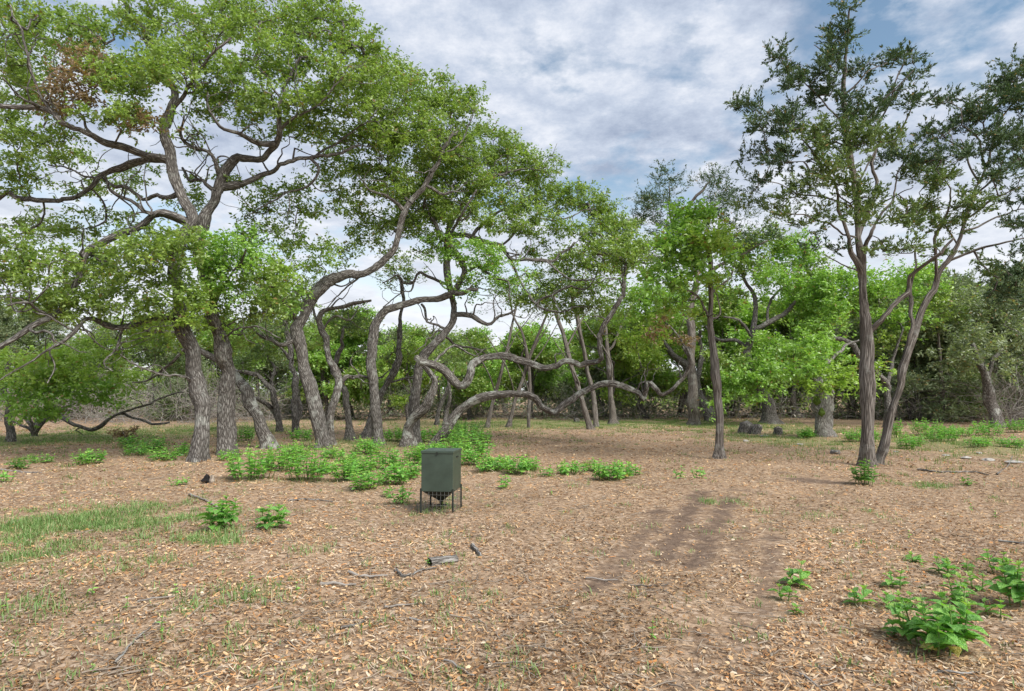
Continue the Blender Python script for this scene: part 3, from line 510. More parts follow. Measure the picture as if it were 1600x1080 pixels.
# ---- thin straight stems (young cedars with high sparse tops)
for i, (pts, w, lab) in enumerate([
    ([(761, 668), (775, 620), (788, 563), (799, 512), (806, 470)], 9, 'thin dark leaning pole of a young cedar, first of three beyond the snaking oak'),
    ([(795, 668), (805, 623), (822, 576), (849, 505), (862, 468)], 9, 'thin dark cedar pole leaning the most, middle of three beyond the snaking oak'),
    ([(826, 668), (826, 620), (826, 576), (819, 529), (805, 495), (796, 460)], 8, 'thin upright cedar pole, last of three beyond the snaking oak'),
    ([(922, 672), (907, 617), (886, 542), (869, 488), (862, 450)], 12, 'bare brown cedar stem slanting away, front one of the crossing pair'),
    ([(932, 668), (920, 580), (903, 495), (895, 455)], 11, 'bare brown cedar stem slanting away, rear one of the crossing pair'),
    ([(957, 663), (956, 600), (948, 549), (946, 500)], 13, 'lone straight grey stem on the grass past the crossing pair of cedars')]):
    t = Tree('young_cedar', lab, 'tree', pts[0], M_CED, 'thin stems at the far side of the clearing', 30 + i, leaf='cedar', lsize=1.3, tipr=0.4, lpt=70); t.limb(pts, w, w * 0.5, 0.3, 0.01)
    ex, ey = pts[-1]; k = pts[2]; t.limb([k, (k[0] + 22, k[1] - 40), (k[0] + 40, k[1] - 75)], w * 0.4, 1.5, 1).limb([pts[1], (pts[1][0] - 14, pts[1][1] - 45), (pts[1][0] - 45, pts[1][1] - 95)], w * 0.35, 1.5, -0.5)
    t.cl([(ex, ey - 8, 34, 20, 0.3, 0.8, 'c'), (ex + 25, ey + 22, 26, 14, 0.8, 0.5, 'c'), (ex - 25, ey + 20, 22, 12, -0.3, 0.4, 'c')]).finish()
# ---- cedar elm with bright leaves on a straight pole
t = Tree('cedar_elm', 'slim straight elm pole with bright yellow-green leaves high up, alone mid-clearing', 'tree', (1123, 717), M_CED, None, 40, lsize=1.25)
t.limb([(1123, 717), (1122, 660), (1120, 600), (1114, 530), (1111, 470), (1108, 410), (1098, 365)], 19, 8, 0.2, 0.012).limb([(1110, 500), (1092, 470), (1070, 455), (1045, 440)], 7, 2, -0.5).limb([(1111, 460), (1135, 430), (1150, 410)], 5, 2, 0.5).limb([(1109, 420), (1085, 385), (1060, 370)], 5, 2, -0.6)
t.cl([(1085, 340, 36, 24, 0, 1.1, 'b'), (1060, 375, 44, 26, -0.5, 1.1, 'b'), (1100, 380, 42, 28, -0.6, 1.2, 'y'), (1130, 400, 26, 22, 0.3, 0.9, 'b'), (1080, 420, 48, 26, -0.5, 1, 'b'), (1045, 445, 36, 22, -0.6, 0.9, 'b'), (1090, 455, 36, 18, 0.4, 0.6, 'b'), (1120, 440, 20, 18, 0, 0.5, 'y'), (1060, 490, 35, 20, 0.2, 0.4, 'y')]).crooked(8).finish()
# ---- tall cedars
t = Tree('tall_cedar', 'tall cedar with shaggy upright trunk and open pointed crown against the sky', 'tree', (1356, 730), M_CED, 'tall cedars beside the clearing', 41, leaf='cedar', tipr=0.20, lpt=160, lsize=1.2)
t.limb([(1356, 730), (1355, 670), (1355, 600), (1352, 520), (1347, 440), (1342, 380), (1338, 300), (1322, 200), (1318, 120), (1325, 40), (1328, 12)], 29, 3, 0.2, 0.012, pw=0.8)
t.limb([(1345, 430), (1325, 385), (1315, 330), (1290, 270), (1255, 220)], 11, 3, -0.8, trunk=False).limb([(1354, 520), (1380, 490), (1410, 455), (1432, 434), (1462, 395), (1500, 360)], 12, 4, -0.6).limb([(1343, 400), (1370, 350), (1400, 300), (1425, 240)], 8, 2, 0.8)
t.limb([(1340, 370), (1360, 300), (1370, 220), (1390, 150), (1420, 70)], 8, 2, 0.9)
for (x, y, ex, ey, dd) in [(1338, 300, 1235, 250, -1), (1330, 250, 1180, 170, 0.5), (1322, 200, 1215, 90, -0.4), (1320, 150, 1395, 95, 0), (1335, 300, 1440, 150, 0.8), (1338, 330, 1180, 280, 0.6), (1342, 370, 1230, 335, -1.4), (1340, 340, 1430, 290, -1.2), (1325, 220, 1430, 110, -0.8), (1320, 120, 1275, 70, 0.3), (1348, 440, 1290, 400, 1.2)]:
    t.limb([(x, y), ((x * 2 + ex) / 3, (y * 2 + ey) / 3 - 8), ((x + ex * 2) / 3, (y + 2 * ey) / 3 - 6), (ex, ey)], 4.5, 1.5, dd)
t.cl([(1325, 30, 14, 24, 0, 0.9, 'c'), (1312, 70, 24, 20, 0.1, 1, 'c'), (1300, 110, 34, 24, -0.2, 0.9, 'c'), (1340, 120, 24, 20, 0.2, 0.7, 'c'), (1212, 95, 18, 22, 0.3, 0.7, 'c'), (1232, 130, 32, 26, -0.3, 0.8, 'c'), (1290, 150, 40, 24, 0.4, 0.8, 'c'), (1175, 165, 26, 20, 0.4, 0.8, 'c'), (1220, 190, 45, 28, -0.4, 0.8, 'c'), (1400, 95, 30, 22, 0.4, 0.5, 'c'), (1430, 105, 24, 26, 0.4, 0.5, 'c'), (1350, 175, 46, 28, -0.3, 0.8, 'c'),
      (1410, 155, 40, 24, 0.2, 0.6, 'c'), (1280, 220, 50, 30, -0.8, 0.9, 'm'), (1200, 215, 34, 16, 0.2, 0.6, 'c'), (1360, 220, 55, 26, -0.8, 0.9, 'm'), (1180, 245, 24, 18, 0.6, 0.6, 'c'), (1225, 250, 40, 20, -0.6, 0.8, 'c'), (1310, 270, 60, 26, -1, 0.8, 'm'), (1400, 250, 36, 20, 0.8, 0.5, 'c'), (1190, 285, 30, 16, 0.5, 0.6, 'c'), (1245, 300, 45, 18, -0.8, 0.7, 'm'), (1340, 310, 50, 20, -0.9, 0.7, 'm'),
      (1200, 325, 40, 16, 0, 0.6, 'm'), (1260, 345, 50, 16, -0.8, 0.7, 'm'), (1345, 350, 50, 16, -0.9, 0.6, 'm'), (1420, 340, 40, 24, -0.6, 0.7, 'm'), (1385, 385, 40, 14, -0.6, 0.5, 'm'), (1290, 385, 40, 12, 0.4, 0.4, 'c'), (1420, 385, 44, 14, -0.6, 0.5, 'm'), (1310, 60, 20, 20, 0.2, 0.7, 'c')]).finish()
t = Tree('tall_cedar', 'tall cedar with thin reddish leaning trunk, rooted against the shaggy upright one', 'tree', (1372, 724), M_CED, 'tall cedars beside the clearing', 42, leaf='cedar', tipr=0.20, lpt=160, lsize=1.2)
t.limb([(1372, 724), (1384, 680), (1400, 630), (1411, 585), (1420, 545), (1436, 500), (1462, 440), (1490, 390), (1515, 320), (1540, 250), (1565, 180)], 19, 3, 0.6, 0.015)
t.limb([(1418, 550), (1426, 510), (1420, 470), (1428, 430), (1425, 390)], 9, 4, 0.4).limb([(1480, 405), (1530, 390), (1590, 380), (1640, 372)], 5, 2, -0.3).limb([(1500, 360), (1550, 340), (1610, 330)], 5, 2, 0.9).limb([(1462, 440), (1470, 380), (1480, 320), (1465, 260)], 7, 2, -0.6)
for (x, y, ex, ey, dd) in [(1520, 310, 1600, 240, 0.2), (1530, 280, 1455, 190, 0.4), (1550, 225, 1610, 130, 0.8), (1510, 340, 1590, 300, -0.6), (1495, 380, 1440, 300, 1), (1535, 260, 1500, 170, -0.4)]:
    t.limb([(x, y), ((x * 2 + ex) / 3, (y * 2 + ey) / 3 - 8), ((x + ex * 2) / 3, (y + 2 * ey) / 3 - 6), (ex, ey)], 4.5, 1.5, dd)
t.cl([(1585, 115, 24, 22, 0.8, 1, 'c'), (1565, 140, 34, 22, 0.8, 1, 'c'), (1600, 165, 40, 30, 0.3, 0.9, 'c'), (1480, 155, 30, 20, 0.3, 0.5, 'c'), (1535, 175, 36, 22, 0.2, 0.9, 'c'), (1500, 195, 40, 22, 0.4, 0.7, 'c'), (1560, 215, 44, 24, -0.4, 0.9, 'c'), (1455, 215, 30, 20, 0.4, 0.6, 'c'), (1610, 240, 36, 30, 0.3, 0.8, 'c'), (1500, 240, 46, 20, -0.4, 0.7, 'c'),
      (1440, 270, 40, 20, 0.5, 0.9, 'm'), (1560, 270, 46, 20, -0.5, 0.7, 'c'), (1480, 290, 46, 18, -0.6, 0.7, 'm'), (1600, 310, 40, 20, 0.6, 0.6, 'c'), (1520, 320, 44, 18, -0.8, 0.7, 'm'), (1440, 330, 36, 18, 0.6, 0.8, 'm'), (1480, 350, 45, 16, -0.6, 0.7, 'm'), (1560, 350, 45, 16, 0.6, 0.5, 'c'), (1430, 250, 36, 16, 0, 0.7, 'c'), (1590, 395, 40, 12, -0.3, 0.4, 'c'), (1500, 400, 40, 12, 0.4, 0.4, 'm'), (1630, 350, 30, 20, 0, 0.6, 'c'), (1590, 430, 36, 22, -0.2, 0.7, 'c'), (1565, 465, 40, 16, 0.2, 0.6, 'c'), (1610, 480, 30, 24, 0, 0.7, 'c'), (1545, 425, 36, 12, 0.2, 0.5, 'm')]).finish()
# ---- oaks across the clearing
def far_oak(lab, base, limbs, cl, seed, bark=M_OAK, name='live_oak', **kw):
    t = Tree(name, lab, 'tree', base, bark, 'oaks across the clearing', seed, lsize=kw.get('ls', 1.7), tipr=kw.get('tipr', 0.55), lpt=kw.get('lpt', 110))
    for l_ in limbs: t.limb(*l_)
    t.cl(cl); return t.finish()
far_oak('dark leaning oak trunk across the clearing, bent away from the elm pole', (1112, 658), [([(1112, 658), (1092, 610), (1070, 570), (1048, 552), (1030, 520)], 26, 10, 0.5), ([(1092, 610), (1097, 560), (1090, 520)], 12, 6, 1)],
        [(1030, 400, 40, 30, 1, 0.8, 'd'), (1040, 470, 45, 26, 1.5, 0.9, 'b'), (1010, 510, 45, 24, 1, 0.8, 'g'), (1080, 510, 40, 22, 1, 0.8, 'g'), (1060, 545, 40, 16, 0.5, 0.4, 'y'), (1000, 560, 36, 22, 1, 0.7, 'g')], 50)
far_oak('broad bright green oak with black crooked limbs, thick trunk half hidden by low leaves', (1203, 663), [([(1203, 663), (1196, 630), (1185, 605), (1175, 575), (1168, 546)], 34, 22, 0, 0.03), ([(1168, 548), (1180, 515), (1200, 502), (1235, 485), (1245, 472)], 13, 5, -1), ([(1168, 548), (1150, 530), (1120, 525), (1100, 505)], 9, 4, 1), ([(1175, 530), (1178, 500), (1185, 470), (1165, 445), (1150, 420)], 10, 4, 0.5), ([(1200, 502), (1208, 470), (1225, 440), (1245, 420)], 7, 3, 1), ([(1172, 530), (1150, 500), (1128, 492)], 6, 3, -1)],
        [(1180, 385, 50, 22, 0, 1, 'g'), (1230, 400, 50, 26, 1, 1, 'b'), (1265, 420, 34, 26, 1, 1, 'g'), (1170, 425, 45, 20, 0, 0.8, 'g'), (1215, 440, 50, 22, -1, 0.9, 'b'), (1250, 465, 44, 24, -0.5, 1, 'b'), (1140, 455, 30, 20, 0.5, 0.6, 'g'), (1265, 500, 34, 20, 0, 0.9, 'b'), (1230, 535, 50, 22, -1.5, 1, 'b'), (1180, 575, 50, 18, -2, 1, 'b'), (1150, 600, 40, 18, -2, 1, 'b'), (1215, 580, 50, 18, -1.5, 1, 'b'), (1190, 610, 40, 14, -2, 0.9, 'b'), (1145, 560, 36, 16, -1, 0.8, 'g'), (1130, 625, 26, 14, -2, 0.7, 'b'), (1210, 370, 30, 14, 0.5, .9, 'g'), (1160, 400, 40, 18, 0.5, 0.9, 'b'), (1245, 385, 30, 16, 1, 1, 'b'), (1275, 450, 30, 24, 1.5, 1, 'b'), (1200, 480, 44, 14, 1.5, 0.7, 'b'), (1260, 540, 40, 20, -0.5, 1, 'b')], 51)
far_oak('fluted pale oak trunk with moss cushions under a low yellow-green crown', (1288, 684), [([(1288, 684), (1286, 650), (1285, 615), (1282, 590), (1290, 560)], 36, 24, 0, 0.02), ([(1301, 685), (1298, 640), (1292, 600)], 17, 12, -0.1), ([(1275, 686), (1279, 640), (1282, 600)], 17, 12, -0.25), ([(1284, 600), (1265, 585), (1240, 578)], 8, 3, -0.6), ([(1290, 570), (1315, 545), (1340, 530)], 8, 3, 0.5)],
        [(1280, 590, 40, 14, -1, 1, 'y'), (1255, 575, 40, 16, -0.8, 1, 'b'), (1310, 580, 28, 12, -0.8, 0.8, 'y'), (1270, 550, 44, 18, 0, 1, 'b'), (1310, 550, 30, 14, 0.5, 0.8, 'b'), (1275, 605, 26, 8, -1, 0.7, 'y'), (1335, 603, 24, 8, -0.5, 0.5, 'y')], 52, M_PALE, ls=1.4, tipr=0.4)
far_oak('twisted dark oak whose bare elbow limb shows behind the shaggy cedar trunk', (1388, 668), [([(1388, 668), (1386, 630), (1380, 598), (1350, 570), (1335, 540), (1318, 530), (1300, 528)], 22, 7, 0.4), ([(1383, 600), (1400, 565), (1405, 520)], 10, 4, 0.8)],
        [(1310, 435, 40, 18, 2, 1, 'b'), (1440, 440, 40, 26, 1.5, 1, 'b'), (1440, 490, 36, 22, 1.5, 0.9, 'g'), (1330, 445, 50, 26, 1.5, 1, 'b'), (1300, 470, 40, 28, 1.5, 1, 'b'), (1320, 500, 45, 20, 1, 0.9, 'b'), (1390, 450, 45, 26, 1, 0.9, 'b'), (1400, 500, 45, 24, 1, 0.9, 'b'), (1350, 480, 40, 22, 2, 0.9, 'g'), (1375, 580, 22, 10, -0.5, 0.9, 'y'), (1395, 540, 40, 20, 1.5, 0.8, 'g')], 53)
far_oak('grey leaning oak trunk at the wood edge among dead cedar branches', (1560, 668), [([(1560, 668), (1552, 635), (1543, 605), (1530, 570), (1520, 540)], 26, 12, 0.3), ([(1543, 600), (1560, 560), (1580, 530)], 10, 4, 1)], [(1530, 480, 50, 26, 1.5, 0.9, 's'), (1580, 470, 45, 30, 1, 0.9, 's'), (1480, 470, 40, 24, 2, 0.9, 'g'), (1520, 545, 50, 26, 0, 0.9, 's'), (1575, 530, 40, 26, 0.5, 0.9, 's'), (1490, 560, 40, 20, 0.5, 0.8, 's'), (1560, 575, 40, 14, -0.3, 0.4, 's')], 54, M_OAK2)
far_oak('low yellow-green oak spreading over the dead brush behind the scarred trunk', (18, 690), [([(18, 690), (14, 640), (8, 600), (15, 560)], 16, 8, 0.4), ([(10, 600), (60, 590), (110, 592), (150, 585)], 7, 2, -1), ([(10, 590), (-30, 570), (-60, 560)], 7, 3, 0)],
        [(50, 590, 60, 16, -1, 1, 'y'), (110, 585, 50, 16, -0.6, 1, 'y'), (30, 620, 55, 18, -1, 1, 'b'), (95, 612, 50, 16, -0.6, 1, 'b'), (140, 600, 36, 16, 0, 0.9, 'b'), (30, 560, 50, 14, 0.6, 0.9, 'y'), (170, 560, 40, 16, 1, 0.8, 'g'), (-30, 590, 40, 40, 0, 0.9, 'b'), (200, 590, 40, 18, 1.5, 0.9, 'y'), (110, 555, 50, 16, 1, 0.9, 'y'), (150, 625, 36, 14, 0, 1, 'b'), (60, 640, 60, 12, -0.5, 0.9, 'b'), (60, 565, 60, 14, -1.2, 1, 'y')], 55, ls=1.3, tipr=0.4, lpt=110)
# dark cedar rising behind the elm
t = Tree('tall_cedar', 'dark cedar rising behind the elm, its bare slanting limb reaching towards the tall cedars', 'tree', (1085, 664), M_CED, 'tall cedars beside the clearing', 56, leaf='cedar', tipr=0.5, lpt=150, lsize=1.9)
t.limb([(1085, 664), (1082, 600), (1080, 500), (1090, 400), (1075, 330), (1110, 280)], 20, 3, 0.5).limb([(1085, 440), (1120, 420), (1155, 395), (1195, 375)], 8, 3, -0.5).limb([(1085, 420), (1050, 350), (1045, 290)], 7, 2, 0.5)
t.cl([(1045, 285, 22, 20, 0.3, 1.5, 'c'), (1030, 320, 36, 22, 0, 1.5, 'c'), (1115, 285, 22, 20, 0.6, 1.4, 'c'), (1125, 320, 34, 24, 0.4, 1.5, 'c'), (1065, 355, 45, 22, 0.3, 1.4, 'c'), (1150, 345, 34, 16, 0, 1.1, 'c'), (1010, 350, 30, 20, 0.5, 1.2, 'c'), (1180, 370, 40, 14, -0.4, 1.1, 'c'), (1140, 385, 40, 14, 0, 1.0, 'c')]).finish()
# arching dead-looking bush at the left wood edge
t = Tree('arching_bush', 'many-stemmed grey bush sprawling long bare limbs low over the grass', 'bush', (55, 682), M_OAK, None, 57)
t.limb([(55, 682), (48, 665), (38, 645), (20, 630), (0, 625)], 11, 3, 0).limb([(55, 680), (60, 655), (75, 640), (90, 625)], 8, 3, 0.6).limb([(52, 678), (50, 650), (58, 630)], 7, 4, -0.5).limb([(57, 680), (72, 652), (100, 655), (140, 670), (165, 660), (190, 647), (215, 655), (240, 660), (262, 655)], 9, 3, -1)
t.limb([(190, 647), (230, 630), (260, 622), (290, 614)], 5, 2, -1).limb([(55, 680), (35, 660), (15, 655), (-8, 640)], 6, 2, 0.3).limb([(60, 660), (85, 640), (120, 625)], 4, 1.5, 0.8).crooked(10).finish()
c = Tubes(); c.add([(0, 0, 0), (0.05, -0.12, 0.12)], [0.055, 0.06], 8); p_ = P(40, 648, 23.6)
obj('cut_branch_end', c.mesh('cut_branch_end'), simple('fresh_cut_wood', (0.50, 0.24, 0.10), 0.9), t.root, tuple(np.array(p_) - t.base))

# ---------------------------------------------------------------- the wood behind: cedars and oaks copied along its edge
def wood_proto(kind, seed):
    rng = np.random.default_rng(seed)
    if kind == 'cedar':
        t = Tree('wood_cedar', 'x', 'tree', (0, 100, 0), M_CED, None, seed, 'cedar', 3.0, 0.55, 90, world=True); t.d0 = 40
        n = 3; H = 7.5
        for k in range(n):
            a = rng.uniform(0, 6.28); t.limb([(0.1 * k, 100, 0), (math.cos(a) * 0.5, 100 + math.sin(a) * 0.5, 1.6), (math.cos(a) * 0.9, 100 + math.sin(a) * 0.9, 4), (math.cos(a) * 0.8, 100 + math.sin(a) * 0.8, 6.2 - k)], 0.13 - 0.02 * k, 0.03)
        for k in range(26):
            h = rng.uniform(0.5, 7.3); a = rng.uniform(0, 6.28); rr = (2.3 - 0.26 * h + 0.3) * rng.uniform(0.5, 1); t.wclump((math.cos(a) * rr, 100 + math.sin(a) * rr, h), (0.95, 0.95, 0.55), 14, 'w' if rng.random() < 0.5 else 's' if rng.random() < 0.7 else 'm')
        for k in range(9):
            a = rng.uniform(0, 6.28); h = rng.uniform(0.5, 2.6); t.limb([(0, 100, h), (math.cos(a) * 1.0, 100 + math.sin(a), h + 0.15), (math.cos(a) * 2.1, 100 + math.sin(a) * 2.1, h + rng.uniform(-0.4, 0.3))], 0.03, 0.008)
    else:
        t = Tree('wood_oak', 'x', 'tree', (0, 100, 0), M_OAK, None, seed, 'oak', 2.3, 0.6, 70, world=True); t.d0 = 40
        t.limb([(0, 100, 0), (0.3, 100, 1.3), (-0.1, 100.2, 2.8), (0.3, 100, 4.5), (0.2, 100, 6)], 0.19, 0.04)
        for k in range(6):
            a = rng.uniform(0, 6.28); h = 1.8 + k * 0.5; t.limb([(0.1, 100, h), (math.cos(a) * 0.9, 100 + math.sin(a) * 0.9, h + 0.6), (math.cos(a) * 2.2, 100 + math.sin(a) * 2.2, h + 1.0)], 0.07, 0.02)
        tn = 'byb'[seed % 3]
        for k in range(20):
            h = rng.uniform(1.7, 7); a = rng.uniform(0, 6.28); rr = 2.6 * math.sqrt(max(0.05, 1 - ((h - 3.9) / 3.6) ** 2)) * rng.uniform(0.4, 1); t.wclump((math.cos(a) * rr, 100 + math.sin(a) * rr, h), (1.0, 1.0, 0.55), 15, tn if rng.random() < 0.75 else 'g')
    return t.finish(0.3, 0.007)
protos = {'c': [wood_proto('cedar', s) for s in (61, 62, 63)], 'o': [wood_proto('oak', s) for s in (64, 65, 66)]}
used = set()
WOOD = [  # kind, variant, photo x, depth, scale, turn
    ('c', 0, -30, 42, 0.95, 1), ('c', 1, 60, 45, 1.0, 2), ('c', 2, 150, 43, 0.85, 0), ('c', 0, 235, 46, 0.95, 3), ('c', 1, 330, 43, 0.9, 4), ('c', 2, 405, 45, 0.9, 5), ('o', 0, 450, 48, 0.9, 1), ('c', 0, 500, 43, 0.85, 0.5), ('o', 1, 548, 40, 0.88, 2),
    ('c', 1, 610, 46, 0.8, 3.5), ('o', 2, 640, 49, 0.9, 1.5), ('c', 2, 690, 44, 0.75, 1), ('c', 0, 745, 47, 0.7, 2.5), ('o', 0, 790, 52, 0.75, 3), ('c', 1, 850, 46, 0.75, 0.3), ('o', 1, 895, 50, 0.85, 4), ('c', 2, 945, 45, 0.8, 2.2), ('c', 0, 1000, 47, 0.9, 5), ('o', 2, 1010, 41, 0.9, 3),
    ('c', 1, 1060, 44, 0.95, 1.2), ('c', 2, 1145, 46, 1.0, 4.1), ('o', 0, 1180, 50, 1.15, 5), ('c', 0, 1235, 44, 0.9, 0.8), ('o', 1, 1290, 49, 1.2, 0.4), ('c', 1, 1330, 43, 0.85, 2.9), ('o', 0, 1365, 47, 1.2, 2.1), ('c', 2, 1425, 40, 1.0, 3.3), ('c', 0, 1470, 37, 1.05, 1.9),
    ('c', 1, 1515, 41, 1.2, 0.9), ('c', 2, 1585, 37, 1.15, 5.1), ('o', 2, 1500, 48, 1.3, 2.6), ('c', 0, 1640, 40, 1.2, 3.8), ('c', 1, -110, 44, 1.0, 2.7), ('c', 2, 1720, 42, 1.1, 0.2), ('c', 0, 280, 38, 0.6, 1.7), ('c', 1, 110, 39, 0.6, 4.4), ('o', 2, 505, 39, 0.75, 0.9), ('o', 1, 735, 40, 0.72, 1.9), ('o', 2, 830, 43, 0.85, 4.6), ('o', 0, 960, 38, 0.85, 2.4), ('o', 1, 1245, 42, 1.15, 3.2), ('o', 0, 1440, 43, 1.25, 0.6), ('o', 2, 350, 42, 0.85, 5.2), ('o', 1, 1130, 43, 1.1, 1.1), ('o', 0, 640, 37, 0.6, 3.7)]
WHERE = ['behind the low yellow-green oak at the picture edge', 'behind the arching grey bush', 'above the long bare limb of the arching bush', 'just before the scarred oak trunk', 'between the scarred oak and the stout upright oak', 'behind the lichened leaning oak',
    'behind the twin-stemmed oak', 'through the gap of the forked oak', 'between the short grey stem and the cane-bent oak', 'beside the slender leaning stem', 'behind the double trunk over the feeder', 'straight beyond the feeder', 'beyond the foot of the snaking oak', 'between the first two cedar poles', 'past the last of three cedar poles',
    'before the crossing pair of stems', 'behind the crossing pair of stems', 'past the lone straight grey stem', 'where the snaking oak dips lowest', 'where the snaking oak rises at its end', 'just past the elm pole', 'behind the broad oak with black limbs', 'beside the two cut stumps', 'behind the fluted mossy trunk', 'before the shaggy cedar trunk',
    'behind the shaggy cedar trunk', 'just past the reddish leaning cedar', 'above the row of weeds past the leaning cedar', 'before the grey trunk among dead branches', 'behind the grey trunk among dead branches', 'rising over the dead cedar branches', 'cut by the frame past the dead branches', 'off beside the low yellow-green oak', 'beyond the frame past the dead branches', 'low in front of the row behind the scarred trunk', 'low in front of the row behind the bare bush', 'low and bright behind the slim crooked oak', 'low before the first cedar pole', 'tall between the third pole and the crossing pair', 'bright beside the lone grey stem', 'bright over the shorter cut stump', 'rising between the two tall cedars', 'glimpsed past the lichened leaning trunk', 'bright just past the elm pole', 'small and bright behind the tall pale trunk']
for (k, v, px, d, s, a) in WOOD:
    pr = protos[k][v]; o = pr if (k, v) not in used else copy_tree(pr); used.add((k, v))
    p = P(px, 640, d); o.location = (p[0], d, 0); o.rotation_euler = (0, 0, a); o.scale = (s, s, s)
    o['label'] = ('bushy cedar at the wood edge, ' if k == 'c' else 'leafy oak at the wood edge, ') + WHERE[WOOD.index((k, v, px, d, s, a))]
    o['group'] = 'cedars along the far wood edge' if k == 'c' else 'oaks along the far wood edge'
def far_wood():
    rng = np.random.default_rng(70); n = 48000
    x = rng.uniform(-95, 95, n); y = rng.uniform(60, 78, n); top = 5.6 + 1.5 * np.sin(x * 0.21 + 1) + 0.9 * np.sin(x * 0.63) + 0.6 * np.sin(x * 1.7 + y) ; z = top * rng.uniform(0, 1, n) ** 0.75
    p = np.stack([x, y, z], -1); t, b, nn = frames(n, 0.4, rng); kind = (np.sin(x * 0.37) + np.sin(x * 0.11 + 2) + rng.normal(0, 0.5, n)) > 0.2
    col = np.where(kind[:, None], np.array([0.20, 0.25, 0.14]), np.array([0.27, 0.39, 0.105])) * rng.uniform(0.7, 1.3, (n, 1)); L_ = rng.uniform(0.35, 0.7, n)
    tag(obj('far_wood_foliage', leaf_mesh('far_wood_foliage', p, t, b, nn, L_, L_ * 0.55, col), M_LEAF), 'dense mass of the distant wood closing off the clearing', 'wood', kind='stuff')
far_wood()
def undergrowth():
    rng = np.random.default_rng(72); n = 16000; y = rng.uniform(39, 56, n); x = rng.uniform(-1, 1, n) * y * 0.95; top = 0.9 + 0.9 * np.clip(np.sin(x * 0.9 + y) + np.sin(x * 0.37 + 2), -0.6, 2) + (y - 39) * 0.05
    p = np.stack([x, y, np.maximum(0, top) * rng.uniform(0, 1, n) ** 0.8], -1); t, b, nn = frames(n, 0.3, rng); L_ = rng.uniform(0.14, 0.34, n); col = np.array([0.20, 0.26, 0.14]) * rng.uniform(0.6, 1.4, (n, 1)); g_ = rng.random(n) < 0.3; col[g_] = [0.32, 0.285, 0.24]
    tag(obj('undergrowth', leaf_mesh('undergrowth', p, t, b, nn, L_, L_ * 0.4, col), M_LEAF), 'low grey-green undergrowth along the foot of the wood', 'undergrowth', kind='stuff')
undergrowth()
def brush(name, label, boxes, n, seed):
    rng = np.random.default_rng(seed); T = Tubes()
    for k in range(n):
        (px, py, w, d, dd, h) = boxes[rng.integers(len(boxes))]; dep = d + rng.uniform(-dd, dd); x = P(px + rng.uniform(-w, w), py, dep)[0]; a = rng.uniform(0, 6.28); ln = rng.uniform(0.5, 1.0) * h
        z0 = rng.uniform(0, h * 0.55); d1 = np.array([math.cos(a), math.sin(a), rng.uniform(0.0, 1.3)]); p = [np.array([x, dep, z0 * (rng.random() < 0.6)])]
        for i in range(5): d1 = unit(d1 + rng.normal(size=3) * 0.35); p.append(p[-1] + d1 * ln / 4)
        T.add(p, np.linspace(0.012, 0.003, 6) * rng.uniform(0.6, 1.4), 3, 0, k, False)
    tag(obj(name, T.mesh(name), M_DEAD), label, 'brush', kind='stuff')
brush('dead_brush', 'tangle of grey dead twigs under the trees at the wood edge', [(60, 660, 140, 37, 3, 3.2), (250, 660, 120, 36, 3, 3.4), (350, 655, 80, 38, 3, 2.6), (520, 655, 120, 40, 2, 2.2), (780, 652, 120, 41, 2, 2.0), (1000, 652, 120, 40, 2, 2.4), (1250, 655, 140, 40, 2, 2.4), (1450, 665, 80, 38, 2, 2.4), (1585, 665, 40, 33, 1.5, 3.6), (150, 660, 150, 38, 2, 2.6), (350, 655, 120, 40, 2, 2.2), (900, 652, 200, 42, 2, 1.8)], 3000, 71)

# ---------------------------------------------------------------- the game feeder
def box_bm(co, quads, name, bevel=0.0):
    import bmesh
    me = bpy.data.meshes.new(name); me.from_pydata([tuple(c) for c in co], [], quads); me.update()
    bm = bmesh.new(); bm.from_mesh(me); bmesh.ops.recalc_face_normals(bm, faces=bm.faces)
    if bevel: bmesh.ops.bevel(bm, geom=list(bm.edges), offset=bevel, segments=2, affect='EDGES', profile=0.5)
    bm.to_mesh(me); bm.free(); return me
QB = [(0, 1, 2, 3), (4, 5, 6, 7), (0, 1, 5, 4), (1, 2, 6, 5), (2, 3, 7, 6), (3, 0, 4, 7)]
def bx(name, x0, x1, y0, y1, z0, z1, mat, parent, bevel=0.003):
    return obj(name, box_bm([(x0, y0, z0), (x1, y0, z0), (x1, y1, z0), (x0, y1, z0), (x0, y0, z1), (x1, y0, z1), (x1, y1, z1), (x0, y1, z1)], QB, name, bevel), mat, parent)
def wire(name, segs, r, mat, parent):
    T = Tubes()
    for k, (a, b) in enumerate(segs): T.add([a, b], [r, r], 5, 0, k)
    return obj(name, T.mesh(name), mat, parent)
M_PAINT = simple('feeder_green_paint', (0.042, 0.062, 0.046), 0.42, spec=0.45, noise=0.22, scale=7, bump=0.0006)
M_PAINT2 = simple('feeder_black_steel', (0.022, 0.026, 0.022), 0.5, noise=0.3, scale=15)
M_WIRE = simple('galvanised_wire', (0.10, 0.10, 0.09), 0.5, 0.4)
fr = G(707, 804); W_, D_ = 0.434, 0.485; rz = math.radians(-8.5)
cx_ = fr[0] - W_ / 2 * math.cos(rz) - D_ / 2 * math.sin(rz) * 1; cy_ = fr[1] - W_ / 2 * math.sin(rz) + D_ / 2 * math.cos(rz)
fd = thing('game_feeder', 'dark green steel game feeder box with funnel bottom on four thin legs', 'feeder', (cx_, cy_, float(hgt(cx_, cy_))), rz)
w, d = W_ / 2, D_ / 2; ZB, ZT = 0.292, 0.815
bx('body', -w, w, -d, d, ZB, ZT, M_PAINT, fd, 0.004)
lid = bx('lid', -w - 0.008, w + 0.008, -d - 0.008, d + 0.008, ZT - 0.018, ZT + 0.016, M_PAINT, fd, 0.004)
